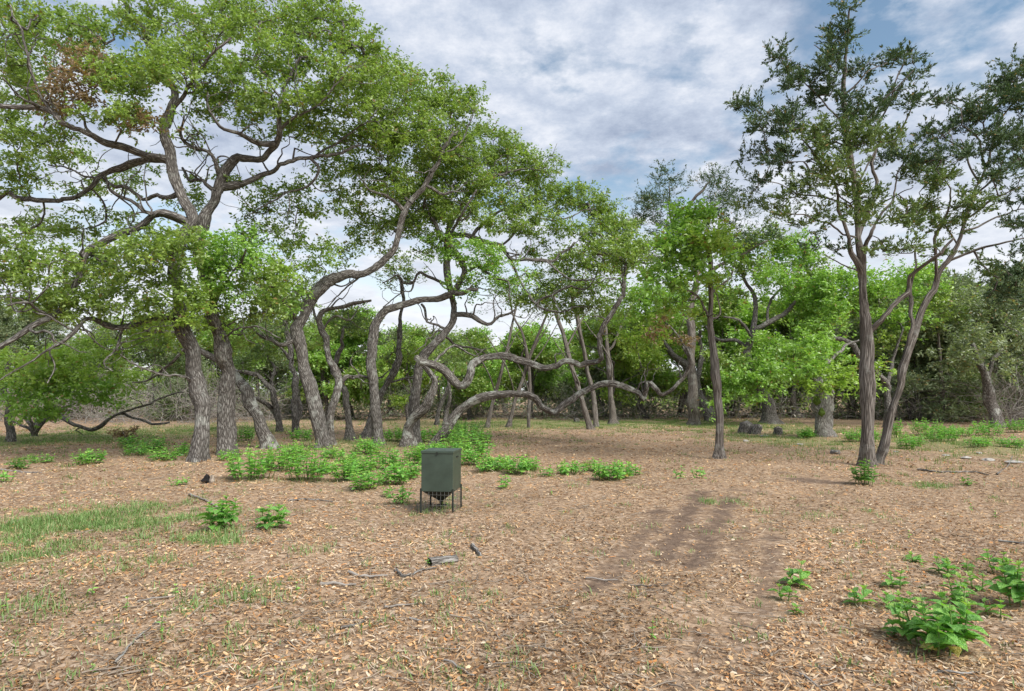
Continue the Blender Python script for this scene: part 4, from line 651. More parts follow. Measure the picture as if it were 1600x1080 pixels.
bx('latch', -0.012, 0.012, -d - 0.017, -d - 0.009, ZT - 0.035, ZT + 0.002, M_PAINT2, lid, 0.001)
bx('handle', w + 0.001, w + 0.012, -0.05, 0.05, ZT - 0.085, ZT - 0.070, M_PAINT2, fd, 0.002)
obj('hopper', box_bm([(-w + 0.01, -d + 0.01, ZB + 0.001), (w - 0.01, -d + 0.01, ZB + 0.001), (w - 0.01, d - 0.01, ZB + 0.001), (-w + 0.01, d - 0.01, ZB + 0.001), (-0.035, -0.035, 0.145), (0.035, -0.035, 0.145), (0.035, 0.035, 0.145), (-0.035, 0.035, 0.145)], QB, 'hopper', 0.002), M_PAINT2, fd)
T = Tubes(); T.add([(0, 0, 0.15), (0, 0, 0.085)], [0.028, 0.026], 14); sp_ = obj('spout', T.mesh('spout'), M_PAINT2, fd)
T = Tubes(); T.add([(0, 0, 0.082), (0, 0, 0.074)], [0.075, 0.075], 18); obj('spinner_plate', T.mesh('spinner_plate'), M_WIRE, sp_)
for sx in (-1, 1):
    for sy in (-1, 1):
        bx('leg', sx * (w + 0.002) - 0.011, sx * (w + 0.002) + 0.011, sy * (d + 0.002) - 0.011, sy * (d + 0.002) + 0.011, -0.05, ZB + 0.04, M_PAINT2, fd, 0.002)
def guard(side):
    sg = []
    if side in 'fb':
        y = -d - 0.004 if side == 'f' else d + 0.004
        for k in range(1, 8): x = -w + k * W_ / 8; sg.append(((x, y, 0.0), (x, y, ZB - 0.004)))
        for z in (0.04, 0.11, 0.18, 0.25): sg.append(((-w, y - 0.004, z), (w, y - 0.004, z)))
    else:
        x = -w - 0.004 if side == 'l' else w + 0.004
        for k in range(1, 9): y = -d + k * D_ / 9; sg.append(((x, y, 0.0), (x, y, ZB - 0.004)))
        for z in (0.04, 0.11, 0.18, 0.25): sg.append(((x + 0.004, -d, z), (x + 0.004, d, z)))
    wire('wire_guard', sg, 0.0022, M_WIRE, fd)
for sd_ in 'fblr': guard(sd_)
T = Tubes(); p = G(655, 803); T.add([(0, 0, -0.05), (-0.005, 0, 0.07), (-0.012, 0.01, 0.15)], [0.005, 0.005, 0.004], 6)
tag(obj('metal_stake', T.mesh('metal_stake'), M_PAINT2, None, (p[0] - 0.02, p[1], p[2])), 'short thin dark stake stuck in the ground beside a front leg of the feeder', 'stake')

# ---------------------------------------------------------------- wood chips, grass
def chips():
    rng = np.random.default_rng(80); n = 285000
    dd = 2.5 * (32 / 2.5) ** (rng.random(n) ** 1.12); x = rng.uniform(-1, 1, n) * (dd * 0.84 + 2.6)
    keep = rng.random(n) > np.clip(soil_at(x, dd) * 1.7 + green_at(x, dd) * 0.75 - 0.1 + 0.5 * (np.sin(x * 2.1 + dd) * np.sin(dd * 1.9 - x) > 0.55), 0, 0.9)
    x, y = x[keep], dd[keep]; o_ = np.argsort(y); x, y = x[o_], y[o_]; n = len(x); far = 1 + np.clip(y - 5, 0, 30) * 0.07
    long = rng.random(n) < 0.45
    Ln = np.where(long, rng.uniform(0.03, 0.09, n), rng.uniform(0.012, 0.042, n)) * far * rng.uniform(0.7, 1.1, n); Wd = np.where(long, rng.uniform(0.0035, 0.009, n) * far, Ln * rng.uniform(0.25, 0.6, n))
    a = rng.uniform(0, 6.283, n); tilt = rng.normal(0, 0.20, n); roll = rng.normal(0, 0.38, n)
    t = np.stack([np.cos(a) * np.cos(tilt), np.sin(a) * np.cos(tilt), np.sin(tilt)], -1); up = np.array([0, 0, 1.0]); b0 = unit(np.cross(up, t)); n0 = np.cross(t, b0)
    b = b0 * np.cos(roll)[:, None] + n0 * np.sin(roll)[:, None]; nn = np.cross(t, b)
    z = hgt(x, y) + np.abs(np.sin(tilt)) * Ln * 0.5 + np.abs(np.sin(roll)) * Wd * 0.4 + rng.uniform(0.001, 0.016, n)
    p = np.stack([x, y, z], -1); L2 = Ln[:, None] / 2; W2 = Wd[:, None] / 2; curl = (rng.normal(0, 0.28, n) * Wd)[:, None]; bend = (rng.normal(0, 0.08, n) * Ln)[:, None]
    e1 = rng.uniform(0.3, 1.0, (n, 1)); e2 = rng.uniform(0.3, 1.0, (n, 1)); sk = rng.normal(0, 0.25, (n, 1)) * Ln[:, None]
    v = np.stack([p - t * L2 - b * W2 * e1 - nn * bend, p - t * L2 * 0.85 + b * W2 * e1 - nn * bend, p + t * sk * 0.3 + b * W2 + nn * curl, p + t * L2 + b * W2 * e2 - nn * bend, p + t * L2 * 0.9 - b * W2 * e2 - nn * bend, p + t * sk * 0.3 - b * W2 + nn * curl], 1).reshape(-1, 3)
    nf = int(np.searchsorted(y, 8.0)); i = np.arange(n)[:, None] * 6; q = np.concatenate([np.concatenate([i[:nf] + [0, 5, 2, 1], i[:nf] + [5, 4, 3, 2]], 1).reshape(-1, 4), i[nf:] + [0, 4, 3, 1]])
    pal = np.array([[0.50, 0.345, 0.21], [0.40, 0.26, 0.155], [0.60, 0.47, 0.33], [0.26, 0.165, 0.10], [0.40, 0.355, 0.315], [0.55, 0.51, 0.46], [0.17, 0.105, 0.07], [0.52, 0.27, 0.12], [0.66, 0.55, 0.42]])
    pr = np.array([0.20, 0.17, 0.16, 0.13, 0.12, 0.05, 0.10, 0.04, 0.03]); k = rng.choice(len(pal), n, p=pr); grey = (np.sin(x * 0.9 + 2) * np.sin(y * 1.1) > 0.1) & (rng.random(n) < 0.22) & (x < 0.5) & (y < 9); k[grey] = 4
    k[long & (rng.random(n) < 0.22)] = 4
    drift = np.sin(x * 0.8 + 1.7 * np.sin(y * 0.5)) * np.sin(y * 0.9 + 0.6 * x) + 0.6 * np.sin(x * 2.7 - y * 2.1)
    col = pal[k] * rng.uniform(0.75, 1.2, (n, 1)) * (1.05 + 0.16 * drift)[:, None] * [0.90, 0.80, 0.655]; dk = (drift < -0.5) & (rng.random(n) < 0.35); col[dk] *= 0.55
    me = new_mesh('wood_chips', v, quad=q, attrs=[('tint', 'FLOAT_COLOR', 'FACE', np.concatenate([np.repeat(col[:nf], 2, 0), col[nf:]]))])
    tag(obj('wood_chip_mulch', me, M_CHIP), 'layer of tan and grey wood chips and leaf litter covering the clearing', 'mulch', kind='stuff')
chips()
def blades(p, h, rng, lean=0.45, w=0.006, cols=((0.13, 0.235, 0.07), (0.25, 0.37, 0.12)), dry=0.08):
    n = len(p); a = rng.uniform(0, 6.283, n); o = np.stack([np.cos(a), np.sin(a), 0 * a], -1) * (h * rng.uniform(0.1, lean * 2, n))[:, None]; b = np.stack([-np.sin(a), np.cos(a), 0 * a], -1) * w
    w_ = 1; tip = p + o + np.array([0, 0, 1.0]) * h[:, None]; mid = p + o * 0.3 + np.array([0, 0, 0.6]) * h[:, None]
    v = np.stack([p - b, p + b, mid + b * 0.8, mid - b * 0.8, tip], 1).reshape(-1, 3); i = np.arange(n)[:, None] * 5
    col = np.array(cols[0]) + (np.array(cols[1]) - cols[0]) * rng.random((n, 1)); dr = rng.random(n) < dry; col[dr] = [0.42, 0.36, 0.20]
    return v, (i + [0, 1, 2, 3]), (i + [3, 2, 4]), col
def grass():
    rng = np.random.default_rng(81); P_, H_ = [], []
    def tufts(x, y, m, r, h):
        n = len(x); i = np.repeat(np.arange(n), m); R_ = (rng.uniform(0.4, 1.3, n) * r)[i]; hh = (rng.uniform(0.35, 1.25, n) * h)[i] * rng.uniform(0.4, 1.1, n * m)
        X = x[i] + rng.normal(0, 0.5, n * m) * R_; Y = y[i] + rng.normal(0, 0.5, n * m) * R_; P_.append(np.stack([X, Y, hgt(X, Y)], -1)); H_.append(hh)
    for (a, b_, wpx, dd, k) in GREENS:
        c = G(a, b_); w = wpx / 1000 * gd(b_); D = c[1]; near = D < 12; n = int(min(1500, w * dd * 3.1 * k * (125 if near else 10)))
        x = c[0] + rng.normal(0, 0.7, n) * w; y = c[1] + rng.normal(0, 0.8, n) * dd; nz = np.sin(x * 3.1 + 2 * np.sin(y * 2.6)) + np.sin(y * 4.3 - x * 2.2) + rng.normal(0, 0.4, n); ok = nz > -0.35
        tufts(x[ok], y[ok], 24 if near else 15, 0.16 if near else 0.3, 0.085 if near else 0.15)
    n = 800; y = 3.0 * (22 / 3.0) ** rng.random(n); x = rng.uniform(-1, 1, n) * y * 0.85; x = np.where(rng.random(n) < 0.5, -np.abs(x), x); tufts(x, y, 12, 0.12, 0.055)
    p = np.concatenate(P_); h = np.concatenate(H_); v, q, t_, col = blades(p, h, rng, lean=0.65, w=0.0035)
    v = v.reshape(-1, 5, 3); far = p[:, 1] > 12; v[far, 0] += [-0.006, 0, 0]; v[far, 1] += [0.006, 0, 0]; v = v.reshape(-1, 3)
    me = new_mesh('grass', v, tri=t_, quad=q, attrs=[('tint', 'FLOAT_COLOR', 'FACE', np.concatenate([col, col]))])
    tag(obj('grass', me, M_GRASS), 'thin grass growing in patches through the wood chips', 'grass', kind='stuff')
grass()
def debris():
    rng = np.random.default_rng(82); T = Tubes()
    for k in range(1000):
        d_ = 2.8 * (14 / 2.8) ** rng.random(); x = rng.normal(-0.12, 0.42) * d_ if rng.random() < 0.6 else rng.uniform(-0.85, 0.85) * d_
        if soil_at(x, d_) > 0.4: continue
        a = rng.uniform(0, 6.28); ln = rng.uniform(0.06, 0.30); c = np.array([x, d_, 0]); p = [c]; dr = np.array([math.cos(a), math.sin(a), 0])
        for i in range(4): dr = unit(dr + np.append(rng.normal(size=2) * 0.3, 0)); p.append(p[-1] + dr * ln / 4)
        p = np.array(p); p[:, 2] = hgt(p[:, 0], p[:, 1]) + 0.012 + np.abs(rng.normal(0, 0.008, 5)); r = rng.uniform(0.0016, 0.005) * (1 + 0.06 * d_); T.add(p, np.linspace(r, r * 0.5, 5), 3, 0, k, False)
    tag(obj('twig_debris', T.mesh('twig_debris'), simple('bleached_twig', (0.27, 0.225, 0.18), 0.95, noise=0.45, scale=3, spec=0.1)), 'thin grey and brown twigs littering the wood chips', 'twigs', kind='stuff')
debris()

# ---------------------------------------------------------------- leafy weeds
def weed_leaf():
    """ovate pointed leaf, unit length along +X, channelled and drooping"""
    s_ = np.array([0.0, 0.14, 0.36, 0.62, 0.84, 1.0]); hw = np.array([0.03, 0.20, 0.32, 0.27, 0.12, 0.0]); v = []
    for a, w in zip(s_, hw):
        z = 0.22 * a - 0.42 * a * a
        v += [(a, -w, z + w * 0.35), (a, 0, z), (a, w, z + w * 0.35)]
    q = []
    for i in range(5): q += [(3 * i, 3 * i + 3, 3 * i + 4, 3 * i + 1), (3 * i + 1, 3 * i + 4, 3 * i + 5, 3 * i + 2)]
    return np.array(v), np.array(q)
LV, LQ = weed_leaf()
SV = LV[[1, 6, 7, 8, 12, 13, 14, 16]]; SQ = np.array([(0, 0, 1, 2), (0, 0, 2, 3), (1, 4, 5, 2), (2, 5, 6, 3), (4, 7, 7, 5), (5, 7, 7, 6)])
ST = np.array([(0, 1, 2), (0, 2, 3), (4, 7, 5), (5, 7, 6)]); SQ = np.array([(1, 4, 5, 2), (2, 5, 6, 3)])
WT = [(0.15, 0.36, 0.075), (0.20, 0.455, 0.09), (0.265, 0.54, 0.105), (0.38, 0.61, 0.13), (0.50, 0.42, 0.12)]
leaf_meshes = []
for k, c in enumerate(WT):
    c = np.array(c); me = new_mesh('leaf', LV, quad=LQ, smooth=True, attrs=[('tint', 'FLOAT_COLOR', 'FACE', np.repeat((c * [1, 1, 1])[None], len(LQ), 0))]); me.materials.append(M_WEED); leaf_meshes.append(me)
def weed(label, px, py, hpx, wpx, seed, name='leafy_weed', parts=False, group=None, leafm=1.0, dark=1.0, stems=None):
    rng = np.random.default_rng(seed); b0 = G(px, py); D = b0[1]; H = hpx / 1000 * D; W = wpx / 1000 * D
    root = thing(name, label, 'plant', tuple(b0), 0, group); T = Tubes(); Vs, Cs = [], []
    ns = stems or int(np.clip(W / 0.065, 1, 34) * (1 + 0.35 * (W > 0.4))); fol = []
    for s in range(ns):
        r = 0 if ns == 1 else W * 0.40 * math.sqrt((s + 0.3) / ns); a = s * 2.4 + rng.uniform(-0.4, 0.4); base = np.array([math.cos(a) * r * 0.75, math.sin(a) * r * 0.75, -0.02]); base[2] += float(hgt(b0[0] + base[0], b0[1] + base[1])) - b0[2]
        h = H * rng.uniform(0.75, 1.15) * (1 - 0.30 * (r / (W * 0.5 + 1e-6)) ** 2); lean = np.array([math.cos(a), math.sin(a), 0]) * r * 0.5 + np.append(rng.normal(size=2) * 0.05 * h, 0)
        top = base + lean + [0, 0, h]; mid = (base + top) / 2 + np.append(rng.normal(size=2) * 0.03 * h, 0); c, par = catmull([base, mid, top], max(0.02, h / 7)); T.add(c, np.linspace(0.006, 0.0025, len(c)) * min(1.4, 0.6 + H * 1.5), 5 if parts else 3, 0, s, cap=parts)
        nl = int(np.clip(h / 0.05, 3, 9)); ph = rng.uniform(0, 6.28)
        for k in range(nl):
            f = 0.22 + 0.78 * (k + 0.5) / nl; p = c[min(len(c) - 1, int(f * (len(c) - 1)))]; sz = leafm * min(0.118, 0.055 + H * 0.19) * (0.62 + 0.55 * math.sin(math.pi * min(1, f * 0.95))) * rng.uniform(0.75, 1.15); young = f > 0.86
            if young: sz *= 0.62
            for e in range(2 if not young else 3):
                yaw = ph + k * 1.57 + e * (math.pi if not young else 2.1) + rng.normal(0, 0.25); pit = -0.2 * (1 - f) + (0.75 if young else 0.32) + rng.normal(0, 0.18)
                fol.append((p, yaw, pit, rng.normal(0, 0.25), sz, 3 if young and rng.random() < 0.7 else int(rng.choice(3, p=[0.3, 0.4, 0.3])) if f > 0.3 or rng.random() > 0.12 else 4))
    obj('stem', T.mesh('stem'), M_STEM, root)
    for (p, yaw, pit, roll, sz, ci) in fol:
        m = Matrix.Translation(p) @ Matrix.Rotation(yaw, 4, 'Z') @ Matrix.Rotation(-pit, 4, 'Y') @ Matrix.Rotation(roll, 4, 'X') @ Matrix.Scale(sz, 4)
        if parts:
            o = bpy.data.objects.new('leaf', leaf_meshes[ci]); COL.objects.link(o); o.parent = root; o.matrix_local = m
        else:
            mm = np.array(m); Vs.append(SV @ mm[:3, :3].T + mm[:3, 3]); Cs.append(np.array(WT[ci]) * dark * rng.uniform(0.85, 1.15))
    if not parts:
        n = len(Vs); k8 = np.arange(n)[:, None, None] * 8; q = (k8 + SQ[None]).reshape(-1, 4); t3 = (k8 + ST[None]).reshape(-1, 3); Cs = np.array(Cs)
        obj('foliage', new_mesh('foliage', np.concatenate(Vs), tri=t3, quad=q, smooth=True, attrs=[('tint', 'FLOAT_COLOR', 'FACE', np.concatenate([np.repeat(Cs, 4, 0), np.repeat(Cs, 2, 0)]))]), M_WEED, root)
    return root
NEAR = [(1468, 1012, 110, 150, 'largest broad-leaved weed, a wide clump low in the near corner of the chips'), (1500, 950, 62, 62, 'upright weed rising directly behind the largest broad-leaved clump'), (1592, 958, 95, 70, 'tall broad-leaved weed cut off by the edge of the picture'),
        (1248, 912, 52, 52, 'bushy weed at the edge of the dark soil track, biggest of three in a row'), (1228, 934, 40, 34, 'middle weed of the three beside the dark soil track'), (1243, 957, 26, 28, 'smallest weed of three beside the dark soil track, the nearest one'),
        (1345, 948, 48, 36, 'slender single-stemmed weed standing apart between the track and the big clump'), (1404, 928, 46, 34, 'upright weed with pointed top behind the big corner clump'), (1388, 952, 32, 30, 'small weed in the gap beside the slender single-stemmed one'), (1418, 948, 28, 36, 'low spreading weed just behind the big corner clump'), (1408, 992, 46, 40, 'weed pressed against the side of the big corner clump, facing the track'),
        (1476, 906, 44, 46, 'weed with spread leaves behind the corner clump, level with the far end of the row'), (1530, 930, 44, 40, 'tall weed with bare lower stem between the corner clump and the picture edge'), (1558, 970, 40, 52, 'drooping weed with two long leaves nearest the picture edge clump'), (1562, 900, 48, 44, 'weed standing behind the picture-edge clump, farther up the slope'), (1435, 888, 22, 28, 'short weed alone behind the pointed one'), (1510, 895, 24, 22, 'tiny upright weed at the back of the corner weeds'),
        (348, 830, 62, 72, 'large round broad-leaved weed at the end of the grass patch'), (428, 833, 50, 60, 'bushy weed beside the large round one near the grass patch'), (1592, 905, 40, 40, 'far weed at the picture edge, top of the corner group')]
for i, (a, b_, h, w, lab) in enumerate(NEAR): weed(lab, a, b_, h * 0.86, w * 0.78, 200 + i, parts=True, group='broad-leaved weeds near the camera')
MID = [(393, 752, 52, 95, 'weed clump in front of the stout oak, spilling to the charred stump piece'), (478, 752, 55, 78, 'thick weed clump at the foot of the forked oak, nearer side'), (462, 716, 26, 50, 'weed clump tucked against the forked oak'), (360, 722, 16, 40, 'low weeds at the very foot of the stout oak'),
       (384, 690, 25, 30, 'small round bush seen between the stout oak and the lichened leaning one'), (545, 728, 24, 44, 'weeds between the forked oak and the cane-bent oak'), (572, 764, 32, 55, 'weed clump front of the cane-bent oak, nearest the bare chips'), (600, 735, 34, 75, 'wide weed clump below the cane-bent oak'), (575, 708, 24, 56, 'weeds behind the wide clump at the cane-bent oak'),
       (628, 786, 30, 34, 'single upright weed standing close beside the feeder'), (604, 775, 16, 20, 'small sprout next to the single weed by the feeder'), (640, 748, 26, 50, 'weeds on the near side of the feeder box'), (668, 712, 18, 60, 'weeds at the foot of the snaking oak'), (722, 700, 38, 66, 'tall weed patch behind the feeder, just past the snaking oak'), (700, 690, 26, 60, 'weed patch farther behind the snaking oak foot'), (752, 694, 22, 40, 'bright weed at the outer end of the patch behind the snaking oak'),
       (738, 730, 26, 50, 'weeds beside the back of the feeder'), (765, 738, 22, 54, 'spreading weeds past the feeder, middle of the patch'), (806, 742, 28, 50, 'weed bush at the outer end of the patch past the feeder'), (787, 761, 20, 26, 'small weed in front of the outer bush past the feeder'), (890, 740, 20, 56, 'long low weed patch out on open chips, nearer end'), (925, 736, 18, 40, 'long low weed patch out on open chips, middle'), (962, 749, 28, 64, 'densest weed clump of the open chips'),
       (1060, 750, 17, 20, 'small weed tuft standing apart beyond the dense clump'), (1094, 751, 16, 28, 'small weed tuft close to the elm pole'), (140, 726, 24, 50, 'weed clump on open chips before the scarred oak, all alone'), (30, 730, 18, 36, 'low dark weed by the picture edge'), (8, 752, 20, 28, 'bright weed cut off by the picture edge under the oak limbs'), (281, 758, 16, 32, 'small weed tuft in front of the scarred oak'),
       (1352, 757, 36, 40, 'dark green holly-like bush hugging the foot of the shaggy cedar'), (1511, 758, 14, 22, 'small dark weed on chips past the leaning cedar'), (1422, 700, 26, 44, 'bright weed clump just past the leaning cedar'), (1446, 680, 24, 50, 'weed patch at the wood edge past the leaning cedar'), (1497, 682, 16, 60, 'low weed strip along the wood edge'), (1545, 682, 24, 50, 'weeds in front of the grey leaning trunk at the wood edge'), (1592, 676, 22, 40, 'weeds at the wood edge, cut by the picture edge'), (1400, 684, 30, 24, 'weeds behind the leaning cedar stem'),
       (240, 706, 24, 50, 'weed patch beside the scarred oak, far side'), (205, 700, 18, 40, 'weed patch before the orange dead shrub'), (285, 712, 20, 34, 'weeds right behind the scarred oak foot'), (520, 715, 18, 40, 'weeds at the foot of the forked oak, outer side'), (1330, 690, 20, 26, 'weed between the fluted trunk and the shaggy cedar'), (620, 690, 20, 46, 'weeds between the cane-bent oak and the double trunk'), (680, 735, 26, 50, 'weeds directly behind the feeder box'), (505, 740, 24, 44, 'weeds in front of the forked oak foot, towards the feeder'),
       (440, 735, 40, 70, 'tall weeds between the two clumps before the stout and forked oaks'), (540, 752, 34, 60, 'leafy weeds midway from the forked oak to the feeder'), (560, 742, 26, 60, 'weeds just behind those midway from the forked oak to the feeder'), (615, 757, 30, 56, 'weeds between the cane-bent oak and the feeder'), (655, 725, 30, 60, 'weeds behind the feeder on the grove side'), (700, 722, 34, 70, 'dense weeds right behind the feeder lid'), (745, 715, 30, 60, 'weeds half way back past the feeder'), (725, 680, 24, 70, 'far weeds beyond the snaking oak, at the end of the patch'), (780, 735, 22, 50, 'low weeds joining the patch past the feeder to its outer bush'),
       (828, 736, 20, 40, 'small weeds beyond the outer bush past the feeder'), (855, 745, 16, 30, 'sparse weeds between the outer bush and the long low patch'), (940, 748, 22, 36, 'weeds against the densest clump of the open chips'), (990, 744, 18, 30, 'weeds trailing off the densest clump of the open chips'), (660, 690, 22, 50, 'weeds behind the twisted oak base'), (255, 720, 18, 50, 'thin weeds spread before the scarred oak'), (215, 712, 16, 50, 'thin weeds between the lone clump and the scarred oak'), (65, 720, 14, 40, 'low weeds on the open chips near the arching bush'), (470, 690, 18, 40, 'weeds at the foot of the twin-stemmed oak'), (1260, 685, 16, 30, 'weeds against the mossy mound'), (1360, 690, 22, 40, 'weeds behind the shaggy cedar foot'), (1470, 690, 22, 60, 'weeds in front of the low strip along the wood edge'), (1530, 700, 16, 40, 'weeds nearer than the grey leaning trunk'), (1580, 700, 18, 40, 'weeds above the widest pale stone')]
for i, (a, b_, h, w, lab) in enumerate(MID): weed(lab, a, b_, h * 1.15, w * 1.06, 300 + i, group='weed clumps in the clearing', dark=0.6 if 'holly' in lab or 'dark' in lab else 1.0, leafm=0.88)
SPR = ['in the near chips before the grass patch', 'tallest of those near the long crooked stick', 'at the picture edge on the near chips', 'beside a small dark stick mid-chips', 'between the picture edge and the crooked stick', 'out on bare chips before the dark stick', 'lowest, close to the bottom corner', 'low and round behind the crooked stick', 'inside the middle grass tuft', 'growing at the end of the short grey log',
    'just behind the short grey log', 'alone on the bare chips near the soil track', 'on chips behind the weeds by the soil track', 'on chips above the corner weeds', 'far over near the picture edge past the cedars', 'beside the far one near the picture edge', 'close to the one above the soil track weeds', 'between the dense clump and the elm', 'in front of the long low weed patch', 'at the front foot of the feeder',
    'on bare chips before the patch past the feeder', 'next to the large round weed', 'far back before the lone weed clump', 'amid the weeds by the forked oak', 'at the back of the corner weeds']
for i, (a, b_, h) in enumerate([(144, 934, 26), (253, 990, 40), (12, 958, 30), (273, 930, 18), (197, 952, 28), (465, 932, 24), (146, 1045, 26), (356, 982, 16), (392, 915, 24), (668, 880, 24), (702, 858, 20), (1018, 1000, 36), (1297, 862, 20), (1420, 845, 18), (1555, 806, 18), (1518, 796, 14), (1338, 862, 14), (1000, 745, 12), (920, 760, 12), (690, 800, 18), (862, 775, 12), (260, 815, 22), (100, 770, 14), (560, 725, 12), (1440, 895, 16)]):
    weed('tiny yellow-green sprout ' + SPR[i], a, b_, h, 14, 400 + i, name='sprout', group='tiny sprouts in the chips', stems=1, leafm=0.42, dark=1.25)
t = Tree('dead_shrub', 'small orange-brown withered shrub on the grass before the brush', 'shrub', (195, 690), M_OAK, None, 58, lsize=0.9, tipr=0.16, lpt=40)
t.limb([(195, 690), (193, 680), (190, 668)], 2.5, 1, 0).limb([(194, 684), (205, 674), (212, 665)], 2, 1, 0.1); t.cl([(195, 676, 22, 9, 0, 0.8, 'r')]).finish(0.02)

# ---------------------------------------------------------------- stumps, logs, sticks, stones
M_CUT = simple('stump_wood', (0.30, 0.25, 0.20), 0.95, noise=0.5, scale=14, bump=0.02); M_CHAR = simple('charred_wood', (0.012, 0.011, 0.010), 0.9, noise=0.5, scale=20, bump=0.01); M_ROCK = simple('limestone', (0.36, 0.34, 0.31), 0.9, noise=0.25, scale=8, bump=0.02)
def stump(label, px, py, w, h, seed, lean=0.0):
    p = G(px, py); D = p[1]; r = w / 2000 * D; H = h / 1000 * D; T = Tubes(); T.add([(0, 0, -0.06), (0, 0, H * 0.3), (lean * H * 0.6, 0, H * 0.7), (lean * H, 0, H)], [r * 1.25, r * 1.05, r * 0.92, r * 0.95], 14, 0.14, seed)
    o = thing('stump', label, 'stump', tuple(p), 0, 'stumps in the clearing'); obj('bark', T.mesh('bark'), M_OAK, o)
    C = Tubes(); C.add([(lean * H, 0, H - 0.01), (lean * H, 0, H + 0.012)], [r * 0.84, r * 0.8], 14, 0.08, seed); obj('cut_face', C.mesh('cut_face'), M_CUT, o)
stump('taller grey stump of the cut pair, its side split open', 1166, 677, 22, 15, 1, 0.1); stump('leaning broken half next to the taller cut stump', 1181, 678, 13, 12, 2, 0.4); stump('shorter stump of the cut pair, nearer the fluted mossy trunk', 1216, 680, 14, 10, 3); stump('little cut stump on the far grass behind the crossing cedars', 901, 660, 9, 6, 4)
def stick(name, label, pts, w0, w1, mat=None, cat='stick', group='sticks on the chips', lift=0.01, mid=None):
    g = [G(a, b_) for a, b_ in pts]; o0 = g[0].copy(); D = o0[1]; r0, r1 = w0 / 2000 * D, w1 / 2000 * D
    c, par = catmull([q - o0 + [0, 0, lift + r0 * 0.6] for q in g], 0.05); c[:, 2] += R.normal(0, 0.006, len(c)); T = Tubes(); T.add(c, r0 + (r1 - r0) * par, 9 if r0 > 0.02 else 5, 0.12, int(abs(pts[0][0])) + 3)
    o = obj(name, T.mesh(name), mat or M_OAK, None, tuple(o0)); return tag(o, label, cat, group)
stick('log', 'short weathered grey log lying on the chips in front of the feeder', [(671, 880), (690, 876), (714, 873)], 14, 12, M_PALE, 'log', None, 0.0)
stick('log', 'small flat cut log end lying on the grass before the fluted trunk', [(1299, 709), (1311, 710)], 8, 8, M_PALE, 'log', None, 0.0)
stick('stick', 'pale knobbly stick standing up a little beyond the grey log', [(738, 856), (745, 862), (752, 868)], 7, 4, M_PALE); stick('stick', 'forked pale stick with lichen near the short grey log', [(618, 890), (630, 899), (640, 896), (660, 888), (682, 884)], 6, 2, M_PALE)
for i, (lab, pts, a, b_) in enumerate([
    ('long crooked grey stick at the near end of the chips', [(180, 1035), (210, 1005), (235, 985), (258, 975)], 5, 2), ('dark stick at the middle of the chips towards the grass', [(500, 922), (530, 920), (556, 918)], 6, 3), ('long thin branch lying on the chips past the leaning cedar', [(1434, 735), (1470, 739), (1520, 738), (1545, 742)], 3.5, 1.5), ('thin dark twig near the soil track, alone', [(915, 902), (945, 905), (965, 904)], 3, 1.5),
    ('thin twig lying across the end of the soil track', [(985, 916), (1020, 916), (1045, 913)], 3, 1.5), ('twig lying before the large round weed', [(295, 776), (320, 787), (340, 795)], 3, 2), ('long thin stick behind the bushy weed by the grass patch', [(450, 785), (480, 781), (520, 783)], 3, 1.5), ('pale stick slanting away in front of the grey log', [(600, 950), (630, 944), (660, 938)], 4, 2),
    ('grey stick among the debris behind the dark one', [(532, 988), (560, 980), (575, 970)], 5, 2), ('curved grey stick close to the bottom edge of the picture', [(690, 1030), (715, 1042), (740, 1060)], 4, 3), ('short grey twig below the pale slanting stick', [(640, 968), (662, 972), (676, 969)], 4, 3), ('grey branch piece lying beside the forked pale stick', [(545, 900), (570, 905), (605, 900)], 6, 3),
    ('bare twig stuck up from the far chips at the picture edge', [(1558, 740), (1575, 726), (1582, 716)], 3, 1.5), ('dark twig far on the chips before the scarred oak', [(0, 735), (40, 737), (65, 739)], 3, 1.5), ('twig lying near the corner weeds towards the picture edge', [(1560, 852), (1590, 856), (1615, 858)], 3, 2), ('stick beside the thin grass tuft mid-chips', [(215, 942), (250, 938), (275, 935)], 4, 2),
    ('bleached stick lying before the corner clump', [(1465, 1048), (1500, 1052), (1530, 1047)], 5, 2), ('thin stick before the dark soil at the bottom', [(1245, 1060), (1270, 1075), (1285, 1090)], 4, 2)]): stick('stick', lab, pts, a, b_, M_DEAD if i % 2 else M_PALE)
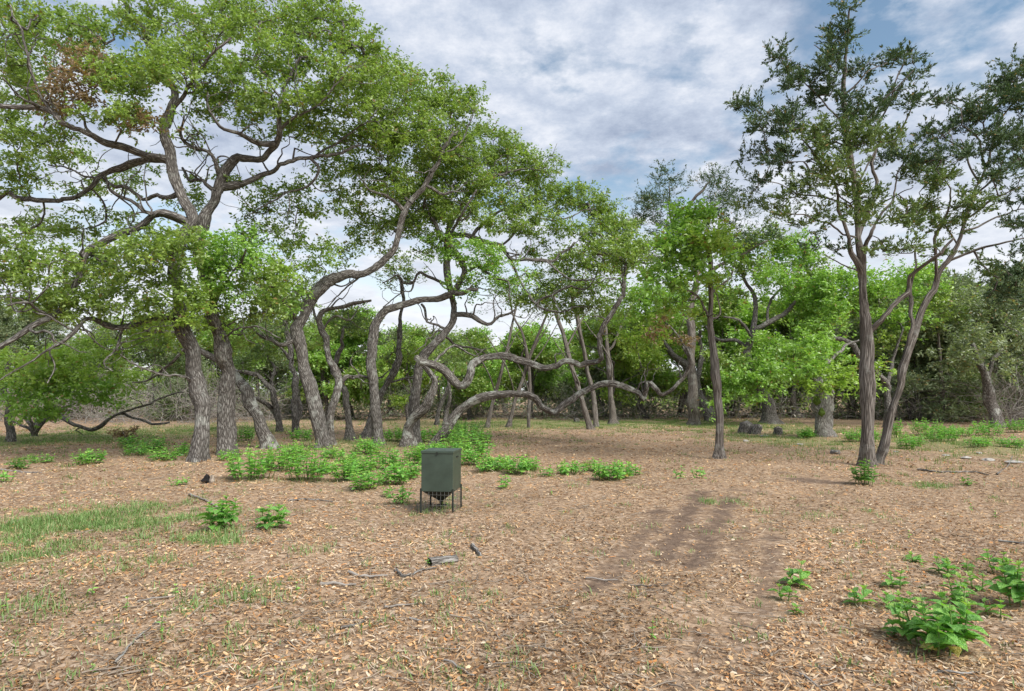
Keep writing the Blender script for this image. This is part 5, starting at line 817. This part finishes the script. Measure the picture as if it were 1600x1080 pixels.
def rock(label, px, py, w, h, seed, mat=None, name='stone', cat='stone', group='pale stones'):
    rng = np.random.default_rng(seed); import bmesh
    p = G(px, py); D = p[1]; bm = bmesh.new(); bmesh.ops.create_icosphere(bm, subdivisions=2, radius=1)
    k = rng.uniform(0, 6, 6)
    for v in bm.verts: f = 1 + (0.30 if mat is M_CHAR else 0.0) * rng.normal() * 0.7 + 0.22 * math.sin(v.co.x * 3 + k[0]) * math.sin(v.co.y * 4 + k[1]) + 0.15 * math.sin(v.co.z * 5 + k[2]) + rng.normal(0, 0.05); v.co = v.co * f; v.co.x *= w / 2000 * D; v.co.y *= w / 2400 * D; v.co.z *= h / 1400 * D
    me = bpy.data.meshes.new(name); bm.to_mesh(me); bm.free(); return tag(obj(name, me, mat or M_ROCK, None, (p[0], p[1], p[2] + h / 3500 * D)), label, cat, group)
ch = rock('jagged black charred piece of stump lying in front of the stout oak', 322, 756, 12, 13, 5, M_CHAR, 'charred_stump', 'stump', None); 
rock('grey bark slab leaning on the charred stump piece', 331, 756, 8, 12, 6, M_CUT, 'bark_slab', 'bark', None)
STONES = ['flat pale stone between the two cut stumps', 'pale stone in front of the taller cut stump', 'small pale stone past the leaning cedar, first of the row', 'pale stone second in the row past the leaning cedar', 'wide pale stone third in the row past the leaning cedar', 'widest pale stone at the picture edge', 'pale stone below the wood-edge weeds', 'pale stone before the fluted mossy trunk', 'small pale stone behind the first of the row', 'small pale stone behind the wide third one', 'pale stone just beside the leaning cedar foot']
for i, (a, b_, w, h) in enumerate([(1195, 682, 18, 5), (1165, 690, 12, 4), (1478, 712, 14, 3), (1510, 716, 20, 4), (1545, 719, 26, 4), (1585, 722, 34, 4), (1440, 690, 12, 3), (1250, 695, 12, 3), (1470, 705, 10, 3), (1530, 710, 12, 3), (1400, 706, 10, 3)]): rock(STONES[i], a, b_, w * 0.75, h * 0.8, 20 + i)
for (a, b_, w, h, lab) in [(1276, 627, 13, 10, 'upper moss cushion growing on the fluted pale trunk'), (1284, 645, 10, 9, 'lower moss cushion growing on the fluted pale trunk')]:
    o = rock(lab, a, 684, w, h, int(a), M_MOSS, 'moss_cushion', 'moss', None); p = P(a, b_, gd(684) - 0.42); o.location = tuple(p)
rock('low mossy mound at the foot of the fluted pale trunk', 1262, 684, 22, 9, 33, M_MOSS, 'moss_mound', 'moss', None)
